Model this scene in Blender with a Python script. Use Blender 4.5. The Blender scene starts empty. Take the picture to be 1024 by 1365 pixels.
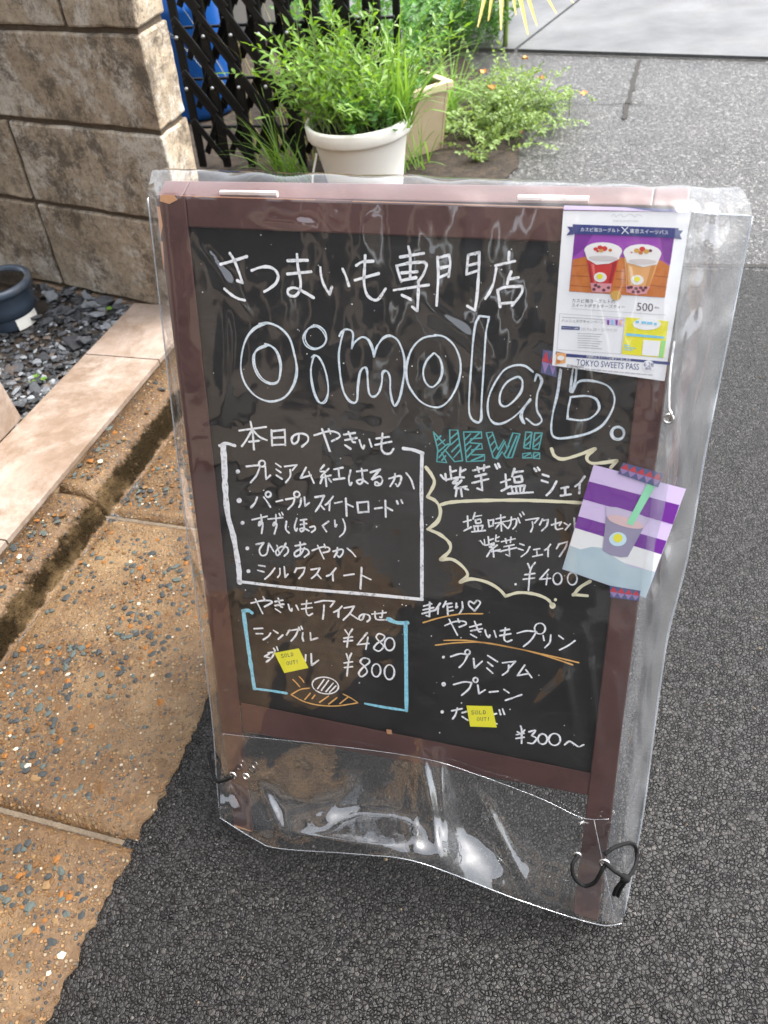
import bpy, bmesh, math, random
from mathutils import Vector, Matrix, noise
R = math.radians
rnd = random.Random(7)
scn = bpy.context.scene
COL = scn.collection

# ------------------------------------------------------------------ camera
PITCH, ROLL, CAMH, FPX = 0.7449, -0.1538, 1.0966, 1124.2   # photo is 1024 x 1365
fw = Vector((0, math.cos(PITCH), -math.sin(PITCH)))
rt0 = Vector((1, 0, 0)); up0 = rt0.cross(fw)
rt = rt0*math.cos(ROLL) + up0*math.sin(ROLL)
up = -rt0*math.sin(ROLL) + up0*math.cos(ROLL)
CAMP = Vector((0, 0, CAMH))
cd = bpy.data.cameras.new('camera'); cam = bpy.data.objects.new('camera', cd); COL.objects.link(cam)
m3 = Matrix((rt, up, -fw)).transposed()
cam.matrix_world = Matrix.Translation(CAMP) @ m3.to_4x4()
cd.sensor_fit = 'VERTICAL'; cd.sensor_height = 36; cd.lens = FPX/1365*36
cd.clip_start = 0.02; cd.clip_end = 300
cd.dof.use_dof = True; cd.dof.focus_distance = 1.0; cd.dof.aperture_fstop = 10
scn.camera = cam
scn.cycles.max_bounces = 5; scn.cycles.transparent_max_bounces = 16; scn.cycles.caustics_reflective = False; scn.cycles.caustics_refractive = False
scn.render.resolution_x, scn.render.resolution_y = 768, 1024

# ------------------------------------------------------------------ sky, sun, exposure (bright overcast)
SUN_EL, SUN_AZ = 62.0, 80.0         # azimuth clockwise from +Y
wd = bpy.data.worlds.new('World'); scn.world = wd; wd.use_nodes = True
nt = wd.node_tree; nt.nodes.clear()
sk = nt.nodes.new('ShaderNodeTexSky'); sk.sky_type = 'NISHITA'; sk.sun_disc = False
sk.sun_elevation = R(SUN_EL); sk.sun_rotation = R(SUN_AZ); sk.dust_density = 5.0; sk.air_density = 1.0; sk.ozone_density = 1.0
hs = nt.nodes.new('ShaderNodeHueSaturation'); hs.inputs['Saturation'].default_value = 0.3
bg = nt.nodes.new('ShaderNodeBackground'); bg.inputs['Strength'].default_value = 0.15
wo = nt.nodes.new('ShaderNodeOutputWorld')
nt.links.new(sk.outputs[0], hs.inputs['Color']); nt.links.new(hs.outputs[0], bg.inputs['Color']); nt.links.new(bg.outputs[0], wo.inputs[0])
sl = bpy.data.lights.new('sun', 'SUN'); sl.energy = 1.0; sl.angle = R(24); sl.color = (1, .96, .9)
so = bpy.data.objects.new('sun', sl); COL.objects.link(so)
sd = Vector((math.sin(R(SUN_AZ))*math.cos(R(SUN_EL)), math.cos(R(SUN_AZ))*math.cos(R(SUN_EL)), math.sin(R(SUN_EL))))
so.rotation_euler = sd.to_track_quat('Z', 'Y').to_euler(); so.location = sd*20
vs = scn.view_settings; vs.view_transform = 'Standard'; vs.look = 'None'; vs.gamma = 1; vs.exposure = 2.2

# ------------------------------------------------------------------ helpers
def ray(x, y): return fw + rt*((x-512)/FPX) - up*((y-682.5)/FPX)
def G(x, y, z=0.0):
    d = ray(x, y); return CAMP + d*((z-CAMH)/d.z)
A2 = Vector((.388, .922, 0)).normalized(); B2 = Vector((A2.y, -A2.x, 0))
def K(a, b, z=0.0): return A2*a + B2*b + Vector((0, 0, z))      # a along the kerb, b across it
PL = -ray(590, 1840).normalized()                                # plumb line of walls and gate

def mat(name, col, rough=.6, spec=.5, metal=0):
    m = bpy.data.materials.new(name); m.use_nodes = True
    b = m.node_tree.nodes['Principled BSDF']
    b.inputs['Base Color'].default_value = (*col, 1); b.inputs['Roughness'].default_value = rough
    b.inputs['Specular IOR Level'].default_value = spec; b.inputs['Metallic'].default_value = metal
    return m
class N:
    def __init__(s, m): s.t = m.node_tree; s.b = s.t.nodes['Principled BSDF']; s.co = s.t.nodes.new('ShaderNodeTexCoord')
    def new(s, ty, **k):
        n = s.t.nodes.new(ty)
        for a, v in k.items():
            if hasattr(n, a): setattr(n, a, v)
            else: n.inputs[a].default_value = v
        return n
    def l(s, a, b): s.t.links.new(a, b)
    def vec(s, scale=(1, 1, 1), which='Object'):
        mp = s.new('ShaderNodeMapping'); mp.inputs['Scale'].default_value = scale; s.l(s.co.outputs[which], mp.inputs[0]); return mp.outputs[0]
    def noise(s, sc, det=4, rough=.6, v=None, dist=0):
        n = s.new('ShaderNodeTexNoise'); n.inputs['Scale'].default_value = sc; n.inputs['Detail'].default_value = det
        n.inputs['Roughness'].default_value = rough; n.inputs['Distortion'].default_value = dist
        s.l(v or s.vec(), n.inputs['Vector']); return n.outputs['Fac']
    def voro(s, sc, feat='F1', v=None, out='Distance', rand=1):
        n = s.new('ShaderNodeTexVoronoi'); n.feature = feat; n.inputs['Scale'].default_value = sc; n.inputs['Randomness'].default_value = rand
        s.l(v or s.vec(), n.inputs['Vector']); return n.outputs[out]
    def ramp(s, f, stops, interp='LINEAR'):
        n = s.new('ShaderNodeValToRGB'); n.color_ramp.interpolation = interp; e = n.color_ramp.elements
        while len(e) < len(stops): e.new(.5)
        for i, (p, c) in enumerate(stops):
            e[i].position = p; e[i].color = (*c, 1) if not isinstance(c, (int, float)) else (c, c, c, 1)
        s.l(f, n.inputs[0]); return n.outputs[0]
    def mix(s, f, a, b, ty='MIX'):
        n = s.new('ShaderNodeMixRGB'); n.blend_type = ty
        for v, i in ((f, 0), (a, 1), (b, 2)):
            if isinstance(v, (int, float)): n.inputs[i].default_value = v if i == 0 else (v, v, v, 1)
            elif isinstance(v, tuple): n.inputs[i].default_value = (*v, 1)
            else: s.l(v, n.inputs[i])
        return n.outputs[0]
    def math(s, op, a, b=0.0):
        n = s.new('ShaderNodeMath'); n.operation = op
        for v, i in ((a, 0), (b, 1)):
            if isinstance(v, (int, float)): n.inputs[i].default_value = v
            else: s.l(v, n.inputs[i])
        return n.outputs[0]
    def bump(s, h, dist, strength=1, prev=None):
        n = s.new('ShaderNodeBump'); n.inputs['Distance'].default_value = dist; n.inputs['Strength'].default_value = strength
        s.l(h, n.inputs['Height'])
        if prev: s.l(prev, n.inputs['Normal'])
        return n.outputs[0]
    def color(s, c): s.l(c, s.b.inputs['Base Color'])
    def rough(s, c): s.l(c, s.b.inputs['Roughness'])
    def normal(s, c): s.l(c, s.b.inputs['Normal'])

def tag(o, label=None, cat=None, group=None, kind=None):
    for k, v in (('label', label), ('category', cat), ('group', group), ('kind', kind)):
        if v: o[k] = v
    return o
def empty(name, loc=(0, 0, 0)):
    o = bpy.data.objects.new(name, None); COL.objects.link(o); o.location = loc; o.empty_display_size = .05; return o
def link(name, me, m=None, parent=None, smooth=False):
    o = bpy.data.objects.new(name, me); COL.objects.link(o)
    if m:
        for q in (m if isinstance(m, (list, tuple)) else [m]): me.materials.append(q)
    if smooth:
        for p in me.polygons: p.use_smooth = True
    if parent is not None:
        o.parent = parent; o.matrix_parent_inverse = Matrix.Translation(-parent.location) if parent.type == 'EMPTY' else Matrix()
    return o
def meshobj(name, verts, faces, m=None, parent=None, smooth=False, mi=None):
    me = bpy.data.meshes.new(name); me.from_pydata([tuple(v) for v in verts], [], faces); me.update()
    o = link(name, me, m, parent, smooth)
    if mi:
        for p, i in zip(me.polygons, mi): p.material_index = i
    return o
def bmobj(name, bm, m=None, parent=None, smooth=False):
    bmesh.ops.recalc_face_normals(bm, faces=bm.faces[:])
    me = bpy.data.meshes.new(name); bm.to_mesh(me); bm.free(); return link(name, me, m, parent, smooth)
def hexa(bm, lo, hi):
    """box from 4 lower and 4 upper points (same winding)"""
    v = [bm.verts.new(p) for p in list(lo)+list(hi)]
    for f in ((3, 2, 1, 0), (4, 5, 6, 7), (0, 1, 5, 4), (1, 2, 6, 5), (2, 3, 7, 6), (3, 0, 4, 7)): bm.faces.new([v[i] for i in f])
    return v
def hexobj(name, lo, hi, m, parent=None, bev=.0, seg=2, smooth=False):
    bm = bmesh.new(); hexa(bm, lo, hi)
    if bev: bmesh.ops.bevel(bm, geom=bm.edges[:], offset=bev, segments=seg, affect='EDGES', profile=.6)
    return bmobj(name, bm, m, parent, smooth)
def tube(bm, pts, r, n=8, taper=None, caps=True):
    pts = [Vector(p) for p in pts]; rings = []
    for i, p in enumerate(pts):
        t = (pts[min(i+1, len(pts)-1)]-pts[max(i-1, 0)]).normalized()
        x = t.orthogonal().normalized() if i == 0 else (px_ - t*px_.dot(t)).normalized()
        px_ = x; y = t.cross(x); rr = r if taper is None else r*(1+(taper-1)*i/(len(pts)-1))
        rings.append([bm.verts.new(p+(x*math.cos(a)+y*math.sin(a))*rr) for a in [2*math.pi*k/n for k in range(n)]])
    for a, b in zip(rings, rings[1:]):
        for k in range(n): bm.faces.new((a[k], a[(k+1) % n], b[(k+1) % n], b[k]))
    if caps: bm.faces.new(rings[0][::-1]); bm.faces.new(rings[-1])
def lathe(bm, prof, c, n=40, axis=Vector((0, 0, 1))):
    ax = axis.normalized(); x = ax.orthogonal().normalized(); y = ax.cross(x); rings = []
    for r, h in prof: rings.append([bm.verts.new(c+ax*h+(x*math.cos(a)+y*math.sin(a))*r) for a in [2*math.pi*k/n for k in range(n)]])
    for a, b in zip(rings, rings[1:]):
        for k in range(n): bm.faces.new((a[k], a[(k+1) % n], b[(k+1) % n], b[k]))
    return rings
def catmull(pts, sub=5):
    if len(pts) < 3: return [Vector(p) for p in pts]
    P = [Vector(p) for p in pts]; closed = (P[0]-P[-1]).length < 1e-6; out = []
    for i in range(len(P)-1):
        p0 = P[i-1] if i > 0 else (P[-2] if closed else P[0]*2-P[1]); p1, p2 = P[i], P[i+1]
        p3 = P[i+2] if i+2 < len(P) else (P[1] if closed else P[-1]*2-P[-2])
        for k in range(sub):
            t = k/sub
            out.append(.5*((2*p1)+(p2-p0)*t+(2*p0-5*p1+4*p2-p3)*t*t+(3*p1-p0-3*p2+p3)*t**3))
    out.append(P[-1]); return out

# ------------------------------------------------------------------ materials
def m_asphalt(name, dark, light, sc, bumpd, r0, r1, spec, grain):
    """packed stones: every Voronoi cell is one stone with its own height and tone"""
    m = mat(name, dark, .5, spec); n = N(m); wv = n.new('ShaderNodeVectorMath', operation='ADD'); n.l(n.co.outputs['Object'], wv.inputs[0])
    wn_ = n.new('ShaderNodeTexNoise'); wn_.inputs['Scale'].default_value = sc*.45; n.l(n.co.outputs['Object'], wn_.inputs['Vector'])
    wm = n.new('ShaderNodeVectorMath', operation='SCALE'); wm.inputs['Scale'].default_value = .55/sc; n.l(wn_.outputs['Color'], wm.inputs[0]); n.l(wm.outputs[0], wv.inputs[1]); v = wv.outputs[0]
    ed = n.voro(sc, 'DISTANCE_TO_EDGE', v)
    vc = n.new('ShaderNodeTexVoronoi', feature='F1'); vc.inputs['Scale'].default_value = sc; n.l(v, vc.inputs['Vector'])
    sep = n.new('ShaderNodeSeparateColor'); n.l(vc.outputs['Color'], sep.inputs[0]); fine = n.noise(sc*1.6, 4, .7); big = n.noise(2.2, 4, .65); mid = n.noise(14, 4, .6)
    stone = n.math('MULTIPLY', n.ramp(ed, [(0, 0), (.16, .8), (.4, 1)]), n.math('ADD', n.math('MULTIPLY', sep.outputs[2], .85), .15))
    h = n.math('ADD', stone, n.math('MULTIPLY', fine, .45))
    c = n.mix(n.ramp(sep.outputs[0], [(.15, 0), (.95, 1)]), dark, light)
    c = n.mix(n.ramp(big, [(.35, 0), (.7, .45)]), c, light)
    c = n.mix(n.ramp(sep.outputs[1], [(.93-grain, 0), (.95-grain, .75)]), c, (light[0]*2.4+.006, light[1]*2.4+.006, light[2]*2.4+.005))
    c = n.mix(n.ramp(ed, [(0, .8), (.1, 0)]), c, tuple(.45*i for i in dark)); n.color(c)
    n.rough(n.ramp(n.math('ADD', n.math('MULTIPLY', mid, .6), n.math('MULTIPLY', sep.outputs[0], .4)), [(.25, r0), (.75, r1)]))
    n.normal(n.bump(h, bumpd, 1.0, n.bump(mid, .006, .6)))
    return m
M = {}
M['asph_new'] = m_asphalt('wet_new_asphalt', (.0026, .0021, .0019), (.0085, .0073, .0066), 210, .0023, .28, .56, .34, 0.03)
M['asph_old'] = m_asphalt('old_asphalt', (.014, .0137, .0133), (.075, .073, .070), 150, .004, .3, .5, .5, .12)
def m_concrete_slab():
    m = mat('wet_concrete', (.22, .22, .21), .4); n = N(m)
    c = n.mix(n.ramp(n.noise(3, 5, .6), [(.3, 0), (.7, 1)]), (.04, .042, .044), (.10, .101, .101)); n.color(c)
    n.rough(n.ramp(n.noise(5, 4, .6), [(.3, .38), (.7, .62)])); n.normal(n.bump(n.noise(90, 4, .7), .0015)); return m
M['slab'] = m_concrete_slab()
def m_aggregate():
    m = mat('exposed_aggregate', (.3, .2, .1), .55); n = N(m)
    big = n.noise(6, 5, .65); mid = n.noise(22, 5, .7)
    base = n.mix(n.ramp(big, [(.3, 0), (.72, 1)]), (.060, .029, .008), (.13, .072, .027))
    base = n.mix(n.ramp(mid, [(.4, 0), (.75, .7)]), base, (.085, .042, .012)); fine = n.noise(140, 4, .75)
    base = n.mix(n.ramp(fine, [(.42, 0), (.62, .75)]), base, (.055, .028, .010)); base = n.mix(n.ramp(fine, [(.3, .7), (.42, 0)]), base, (.22, .135, .055))
    v = n.new('ShaderNodeTexVoronoi', feature='F1'); v.inputs['Scale'].default_value = 170; n.l(n.vec(), v.inputs['Vector'])
    sep = n.new('ShaderNodeSeparateColor'); n.l(v.outputs['Color'], sep.inputs[0])
    peb = n.ramp(sep.outputs[0], [(0, (.02, .022, .022)), (.13, (.05, .055, .05)), (.27, (.15, .068, .016)), (.45, (.19, .11, .042)), (.62, (.11, .06, .022)), (.8, (.20, .15, .09)), (.94, (.36, .31, .24)), (.96, (.16, .065, .014))], 'CONSTANT')
    inside = n.math('MULTIPLY', n.ramp(v.outputs['Distance'], [(.36, 1), (.48, 0)]), n.ramp(sep.outputs[1], [(.42, 0), (.46, 1)]))
    patch = n.ramp(n.noise(4.5, 4, .6), [(.34, .15), (.5, 1)])
    c = n.mix(n.math('MULTIPLY', inside, patch), base, peb)
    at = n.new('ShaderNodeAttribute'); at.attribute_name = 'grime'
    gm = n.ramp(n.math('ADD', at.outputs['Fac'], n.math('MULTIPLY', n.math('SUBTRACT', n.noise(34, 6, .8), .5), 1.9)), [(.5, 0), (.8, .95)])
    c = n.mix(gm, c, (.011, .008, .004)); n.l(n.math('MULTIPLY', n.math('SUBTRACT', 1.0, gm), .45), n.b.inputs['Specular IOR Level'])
    c = n.mix(n.ramp(n.noise(3.1, 5, .7), [(.5, 0), (.68, .5)]), c, (.24, .16, .08)); n.color(c)
    h = n.math('ADD', n.math('MULTIPLY', n.math('MULTIPLY', inside, patch), .5), n.math('ADD', n.math('MULTIPLY', mid, .9), n.math('MULTIPLY', fine, .7)))
    n.normal(n.bump(h, .005, 1)); n.rough(n.ramp(mid, [(.3, .35), (.7, .75)])); return m
M['aggr'] = m_aggregate()
M['cement'] = mat('worn_cement', (.30, .21, .12), .8); _n = N(M['cement']); _n.color(_n.mix(_n.noise(18, 5, .7), (.13, .08, .035), (.40, .28, .16))); _n.normal(_n.bump(_n.noise(120, 4, .7), .002))
def m_tile():
    m = mat('beige_stone_tile', (.6, .5, .42), .45); n = N(m)
    a = n.noise(7, 6, .65, dist=.6); b = n.noise(30, 5, .7)
    c = n.mix(n.ramp(a, [(.36, 0), (.66, 1)]), (.20, .147, .112), (.31, .258, .22))
    c = n.mix(n.ramp(n.noise(4.2, 8, .78, dist=.3), [(.44, 0), (.60, .9)]), c, (.14, .095, .062))
    c = n.mix(n.ramp(b, [(.55, 0), (.8, .35)]), c, (.42, .31, .23)); n.color(c)
    n.rough(n.ramp(b, [(.3, .35), (.7, .6)])); n.normal(n.bump(b, .0012)); return m
M['tile'] = m_tile()
def m_block():
    m = mat('weathered_concrete_block', (.4, .33, .24), .85); n = N(m)
    ob = n.new('ShaderNodeObjectInfo'); add = n.new('ShaderNodeVectorMath', operation='ADD'); n.l(n.co.outputs['Object'], add.inputs[0])
    cmb = n.new('ShaderNodeCombineXYZ'); n.l(n.math('MULTIPLY', ob.outputs['Random'], 7), cmb.inputs[0]); n.l(cmb.outputs[0], add.inputs[1]); v = add.outputs[0]
    a = n.noise(5, 6, .7, v); b = n.noise(6, 9, .8, v, .15); g = n.noise(150, 4, .75, v)
    c = n.mix(n.ramp(a, [(.3, 0), (.7, 1)]), (.25, .19, .128), (.44, .365, .265))
    c = n.mix(n.ramp(b, [(.49, 0), (.56, .9)]), c, (.50, .46, .39))
    d = n.noise(8, 10, .85, v, .2)
    c = n.mix(n.ramp(d, [(.50, 0), (.58, .85)]), c, (.07, .054, .037))
    c = n.mix(n.ramp(n.noise(45, 6, .85, v), [(.48, 0), (.62, .6)]), c, (.10, .077, .052))
    c = n.mix(n.ramp(g, [(.55, 0), (.7, .6)]), c, (.085, .063, .042)); n.color(c)
    n.normal(n.bump(g, .0022, .8, n.bump(a, .004, .6))); return m
M['block'] = m_block()
M['mortar'] = mat('dark_mortar', (.075, .058, .04), .95); _n = N(M['mortar']); _n.color(_n.mix(_n.noise(40, 4, .7), (.04, .03, .02), (.16, .12, .08))); _n.normal(_n.bump(_n.noise(90, 4, .7), .004))
M['footing'] = mat('mossy_footing', (.16, .11, .07), .9); _n = N(M['footing']); _n.color(_n.mix(_n.ramp(_n.noise(16, 6, .7), [(.35, 0), (.65, 1)]), (.06, .042, .026), (.30, .215, .14))); _n.normal(_n.bump(_n.noise(50, 5, .7), .01))
M['soil'] = mat('damp_soil', (.06, .042, .028), .95); _n = N(M['soil']); _n.color(_n.mix(_n.ramp(_n.noise(24, 6, .75), [(.35, 0), (.7, 1)]), (.016, .011, .007), (.07, .048, .03))); _n.normal(_n.bump(_n.noise(60, 6, .75), .02))
M['paint'] = mat('chalk_marker', (.86, .87, .87), .75); _n = N(M['paint']); _n.color(_n.ramp(_n.noise(220, 5, .8), [(.33, (.22, .23, .24)), (.47, (.92, .92, .92))]))
M['bluepaint'] = mat('pale_blue_white_marker', (.7, .8, .86), .75); _n = N(M['bluepaint']); _n.color(_n.ramp(_n.noise(500, 3, .7), [(.3, (.5, .62, .7)), (.6, (.88, .93, .95))]))
M['cream'] = mat('cream_marker', (.85, .79, .55), .75)
M['teal'] = mat('teal_marker', (.09, .42, .42), .75)
M['cyan'] = mat('light_blue_marker', (.22, .62, .75), .75); _n = N(M['cyan']); _n.color(_n.ramp(_n.noise(300, 3, .7), [(.25, (.12, .42, .55)), (.6, (.33, .72, .84))]))
M['orange'] = mat('orange_marker', (.78, .42, .12), .75)
def m_board():
    m = mat('blackboard', (.012, .0125, .012), .45); n = N(m)
    a = n.noise(9, 6, .7, dist=.7); c = n.mix(n.ramp(a, [(.45, 0), (.75, .8)]), (.0048, .0048, .0046), (.018, .0175, .0165)); c = n.mix(n.ramp(n.noise(5, 7, .75, n.vec((1, 1, 3.5)), 1.2), [(.52, 0), (.78, .6)]), c, (.05, .05, .048)); n.color(c)
    n.rough(n.ramp(a, [(.3, .4), (.7, .6)])); return m
M['board'] = m_board()
def m_wood():
    m = mat('brown_painted_wood', (.09, .036, .03), .42); n = N(m)
    g = n.noise(18, 4, .6, n.vec((1, 1, 1))); c = n.mix(n.ramp(g, [(.35, 0), (.7, 1)]), (.066, .028, .024), (.112, .05, .043)); sc_ = n.noise(70, 8, .85, n.vec((1, 1, .35)))
    c = n.mix(n.ramp(sc_, [(.60, 0), (.70, .6)]), c, (.20, .105, .085)); c = n.mix(n.ramp(n.noise(9, 5, .7), [(.5, 0), (.75, .5)]), c, (.05, .022, .019))
    n.color(c); n.normal(n.bump(n.noise(60, 4, .6), .0006)); return m
M['wood'] = m_wood()
M['rawwood'] = mat('worn_raw_wood', (.50, .25, .12), .7)
def m_vinyl(name, haze, tint, rough, fmul):
    m = bpy.data.materials.new(name); m.use_nodes = True; t = m.node_tree; t.nodes.clear()
    o = t.nodes.new('ShaderNodeOutputMaterial'); tr = t.nodes.new('ShaderNodeBsdfTransparent'); tr.inputs[0].default_value = (*tint, 1)
    gl = t.nodes.new('ShaderNodeBsdfGlossy'); gl.inputs['Roughness'].default_value = rough; gl.inputs[0].default_value = (1, 1, 1, 1)
    df = t.nodes.new('ShaderNodeBsdfDiffuse'); df.inputs[0].default_value = (.8, .83, .86, 1)
    tl = t.nodes.new('ShaderNodeBsdfTranslucent'); tl.inputs[0].default_value = (.8, .83, .86, 1)
    ad = t.nodes.new('ShaderNodeMixShader'); ad.inputs[0].default_value = .5
    geo = t.nodes.new('ShaderNodeNewGeometry'); dt = t.nodes.new('ShaderNodeVectorMath'); dt.operation = 'DOT_PRODUCT'
    def mth(op, a, b=None):
        n = t.nodes.new('ShaderNodeMath'); n.operation = op
        for v, i in ((a, 0), (b, 1)):
            if v is None: continue
            if isinstance(v, (int, float)): n.inputs[i].default_value = v
            else: t.links.new(v, n.inputs[i])
        return n.outputs[0]
    fr = mth('ADD', mth('MULTIPLY', mth('POWER', mth('SUBTRACT', 1.0, mth('ABSOLUTE', dt.outputs['Value'])), 4.5), .92), .085)
    mu = t.nodes.new('ShaderNodeMath'); mu.operation = 'MULTIPLY'; mu.inputs[1].default_value = fmul; mu.use_clamp = True
    tc = t.nodes.new('ShaderNodeTexCoord'); nz = t.nodes.new('ShaderNodeTexNoise'); nz.inputs['Scale'].default_value = 15; nz.inputs['Detail'].default_value = 2; nz.inputs['Distortion'].default_value = 1.2
    bp = t.nodes.new('ShaderNodeBump'); bp.inputs['Distance'].default_value = .004; bp.inputs['Strength'].default_value = .2
    m1 = t.nodes.new('ShaderNodeMixShader'); m1.inputs[0].default_value = haze; m2 = t.nodes.new('ShaderNodeMixShader')
    L = t.links.new
    L(tc.outputs['Object'], nz.inputs['Vector']); L(nz.outputs['Fac'], bp.inputs['Height'])
    L(bp.outputs[0], gl.inputs['Normal']); L(bp.outputs[0], dt.inputs[0]); L(geo.outputs['Incoming'], dt.inputs[1]); L(fr, mu.inputs[0])
    L(df.outputs[0], ad.inputs[1]); L(tl.outputs[0], ad.inputs[2]); L(tr.outputs[0], m1.inputs[1]); L(ad.outputs[0], m1.inputs[2])
    L(mu.outputs[0], m2.inputs[0]); L(m1.outputs[0], m2.inputs[1]); L(gl.outputs[0], m2.inputs[2]); L(m2.outputs[0], o.inputs[0])
    return m
M['vinyl'] = m_vinyl('clear_vinyl', .010, (.97, .975, .98), .05, 1.3)
M['vinyl_side'] = m_vinyl('cloudy_vinyl', .19, (.95, .96, .97), .09, 1.5)
M['vinyl_top'] = m_vinyl('taut_vinyl', .008, (.975, .98, .98), .07, .75)
M['vinyl_fold'] = m_vinyl('folded_vinyl', .018, (.96, .965, .97), .05, 1.6)
M['seam'] = m_vinyl('welded_vinyl_seam', .3, (.85, .9, .95), .1, 1.6)
M['metal'] = mat('nickel_metal', (.75, .74, .72), .25, metal=1)
M['hinge'] = mat('pale_hinge_metal', (.62, .55, .5), .4, metal=.6)
M['cord'] = mat('black_cord', (.003, .003, .0032), .8, .25)
M['string'] = mat('white_string', (.75, .75, .74), .7)
M['paper'] = mat('white_paper', (.9, .9, .9), .6)
M['navy'] = mat('navy_ink', (.03, .045, .19), .6)
M['ink'] = mat('dark_grey_ink', (.06, .06, .07), .6)
M['greyink'] = mat('pale_grey_ink', (.5, .5, .52), .6)
M['purple'] = mat('poster_purple', (.33, .06, .42), .6)
M['tableorange'] = mat('poster_orange', (.62, .16, .02), .6); _n = N(M['tableorange']); _n.color(_n.mix(_n.noise(60, 5, .7, _n.vec((1, 4, 1))), (.42, .09, .012), (.75, .25, .04)))
M['reddrink'] = mat('red_drink_print', (.62, .035, .03), .6)
M['peach'] = mat('peach_drink_print', (.8, .40, .14), .6)
M['foam'] = mat('cream_foam_print', (.87, .84, .81), .6)
M['pearl'] = mat('dark_pearl_print', (.13, .03, .05), .6)
M['pink'] = mat('pink_print', (.72, .3, .33), .6)
M['yellowp'] = mat('yellow_print', (.85, .78, .03), .6)
M['skyp'] = mat('sky_blue_print', (.2, .6, .82), .6)
M['greenp'] = mat('green_print', (.3, .72, .2), .6)
M['gold'] = mat('gold_print', (.65, .36, .06), .6)
M['note'] = mat('yellow_sticky_note', (.9, .83, .03), .65)
M['lilac'] = mat('card_lilac', (.70, .56, .82), .5)
M['violet'] = mat('card_violet', (.17, .025, .30), .5)
M['cardwhite'] = mat('card_white', (.85, .85, .83), .5)
M['watercol'] = mat('card_watercolour_blue', (.45, .58, .63), .5); _n = N(M['watercol']); _n.color(_n.mix(_n.noise(28, 5, .6), (.33, .47, .54), (.60, .70, .72)))
M['shake'] = mat('card_shake_purple', (.30, .27, .39), .5)
M['shaketop'] = mat('card_shake_top', (.72, .50, .50), .5)
M['straw'] = mat('card_straw_green', (.28, .74, .43), .5)
M['cuprim'] = mat('card_cup_rim', (.58, .50, .66), .5)
M['labelblue'] = mat('card_label_blue', (.60, .80, .88), .5)
M['tapered'] = mat('tape_red', (.52, .03, .05), .45)
M['tapeblue'] = mat('tape_blue', (.07, .09, .22), .45)
M['tapelilac'] = mat('tape_lilac', (.30, .20, .42), .45)
M['black'] = mat('black_gate_paint', (.0045, .0045, .005), .5, .3)
M['rivet'] = mat('rivet_metal', (.45, .45, .45), .35, metal=.9)
M['bluedrum'] = mat('blue_polyethylene', (.004, .085, .36), .4)
M['whitepot'] = mat('white_plastic', (.78, .77, .71), .45); _n = N(M['whitepot']); _n.color(_n.mix(_n.ramp(_n.noise(9, 5, .7), [(.5, 0), (.8, .5)]), (.80, .785, .72), (.55, .51, .42)))
M['planter'] = mat('tan_plastic', (.50, .39, .26), .6); _n = N(M['planter']); _n.color(_n.mix(_n.noise(9, 5, .7), (.38, .28, .17), (.58, .47, .33)))
M['bluepot'] = mat('blue_grey_glaze', (.045, .06, .08), .35); _n = N(M['bluepot']); _n.color(_n.mix(_n.ramp(_n.noise(11, 5, .7), [(.5, 0), (.7, 1)]), (.036, .052, .076), (.10, .10, .095))); _n.rough(_n.ramp(_n.noise(14, 4, .6), [(.3, .25), (.7, .55)]))
M['water'] = mat('dark_water', (.012, .010, .008), .04)
M['slates'] = [mat('slate_%s' % k, c, .5) for k, c in (('dark', (.03, .032, .036)), ('mid', (.068, .072, .08)), ('black', (.015, .016, .017)), ('pale', (.19, .205, .22)), ('brown', (.09, .07, .055)))]
for q in M['slates']:
    _n = N(q); c = q.node_tree.nodes['Principled BSDF'].inputs['Base Color'].default_value; c = (c[0], c[1], c[2])
    _n.color(_n.mix(_n.noise(50, 5, .7), tuple(.6*i for i in c), tuple(1.5*i for i in c))); _n.normal(_n.bump(_n.noise(120, 4, .7), .002))
M['pebbles'] = [mat('pebble_%s' % k, c, .65, .25) for k, c in (('white', (.36, .32, .25)), ('black', (.025, .028, .028)), ('bluegrey', (.05, .06, .054)), ('orange', (.16, .062, .011)), ('tan', (.145, .087, .038)), ('brown', (.085, .042, .014)))]
def m_leaf(name, c, c2, tr=.35):
    m = mat(name, c, .45); n = N(m); ob = n.noise(35, 3, .6)
    n.color(n.mix(n.ramp(ob, [(.35, 0), (.65, 1)]), c, c2))
    t = m.node_tree; out = t.nodes['Material Output']; tl = n.new('ShaderNodeBsdfTranslucent'); tl.inputs[0].default_value = (c2[0]*1.5, c2[1]*1.5, c2[2], 1)
    mx = n.new('ShaderNodeMixShader'); mx.inputs[0].default_value = tr; n.l(n.b.outputs[0], mx.inputs[1]); n.l(tl.outputs[0], mx.inputs[2]); n.l(mx.outputs[0], out.inputs[0]); return m
M['leafA'] = m_leaf('fresh_green_leaf', (.055, .14, .010), (.16, .29, .025))
M['leafB'] = m_leaf('mid_green_leaf', (.05, .14, .03), (.10, .24, .05))
M['leafC'] = m_leaf('purslane_leaf', (.10, .18, .035), (.19, .27, .07))
M['grassleaf'] = m_leaf('grass_leaf', (.09, .19, .025), (.19, .33, .05))
M['drygrass'] = m_leaf('dry_stalk', (.25, .23, .09), (.36, .33, .14))
M['yellowleaf'] = m_leaf('yellow_blade', (.46, .36, .06), (.60, .50, .12))
M['stem'] = mat('green_stem', (.14, .2, .05), .6)
M['flower'] = mat('orange_petal', (.75, .33, .10), .6)
M['deadleaf'] = mat('dead_brown_leaf', (.22, .10, .045), .7)
M['housewall'] = mat('grey_beige_siding', (.34, .31, .27), .8); _n = N(M['housewall']); _n.color(_n.mix(_n.noise(5, 4, .6), (.27, .245, .21), (.40, .37, .33)))

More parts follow.
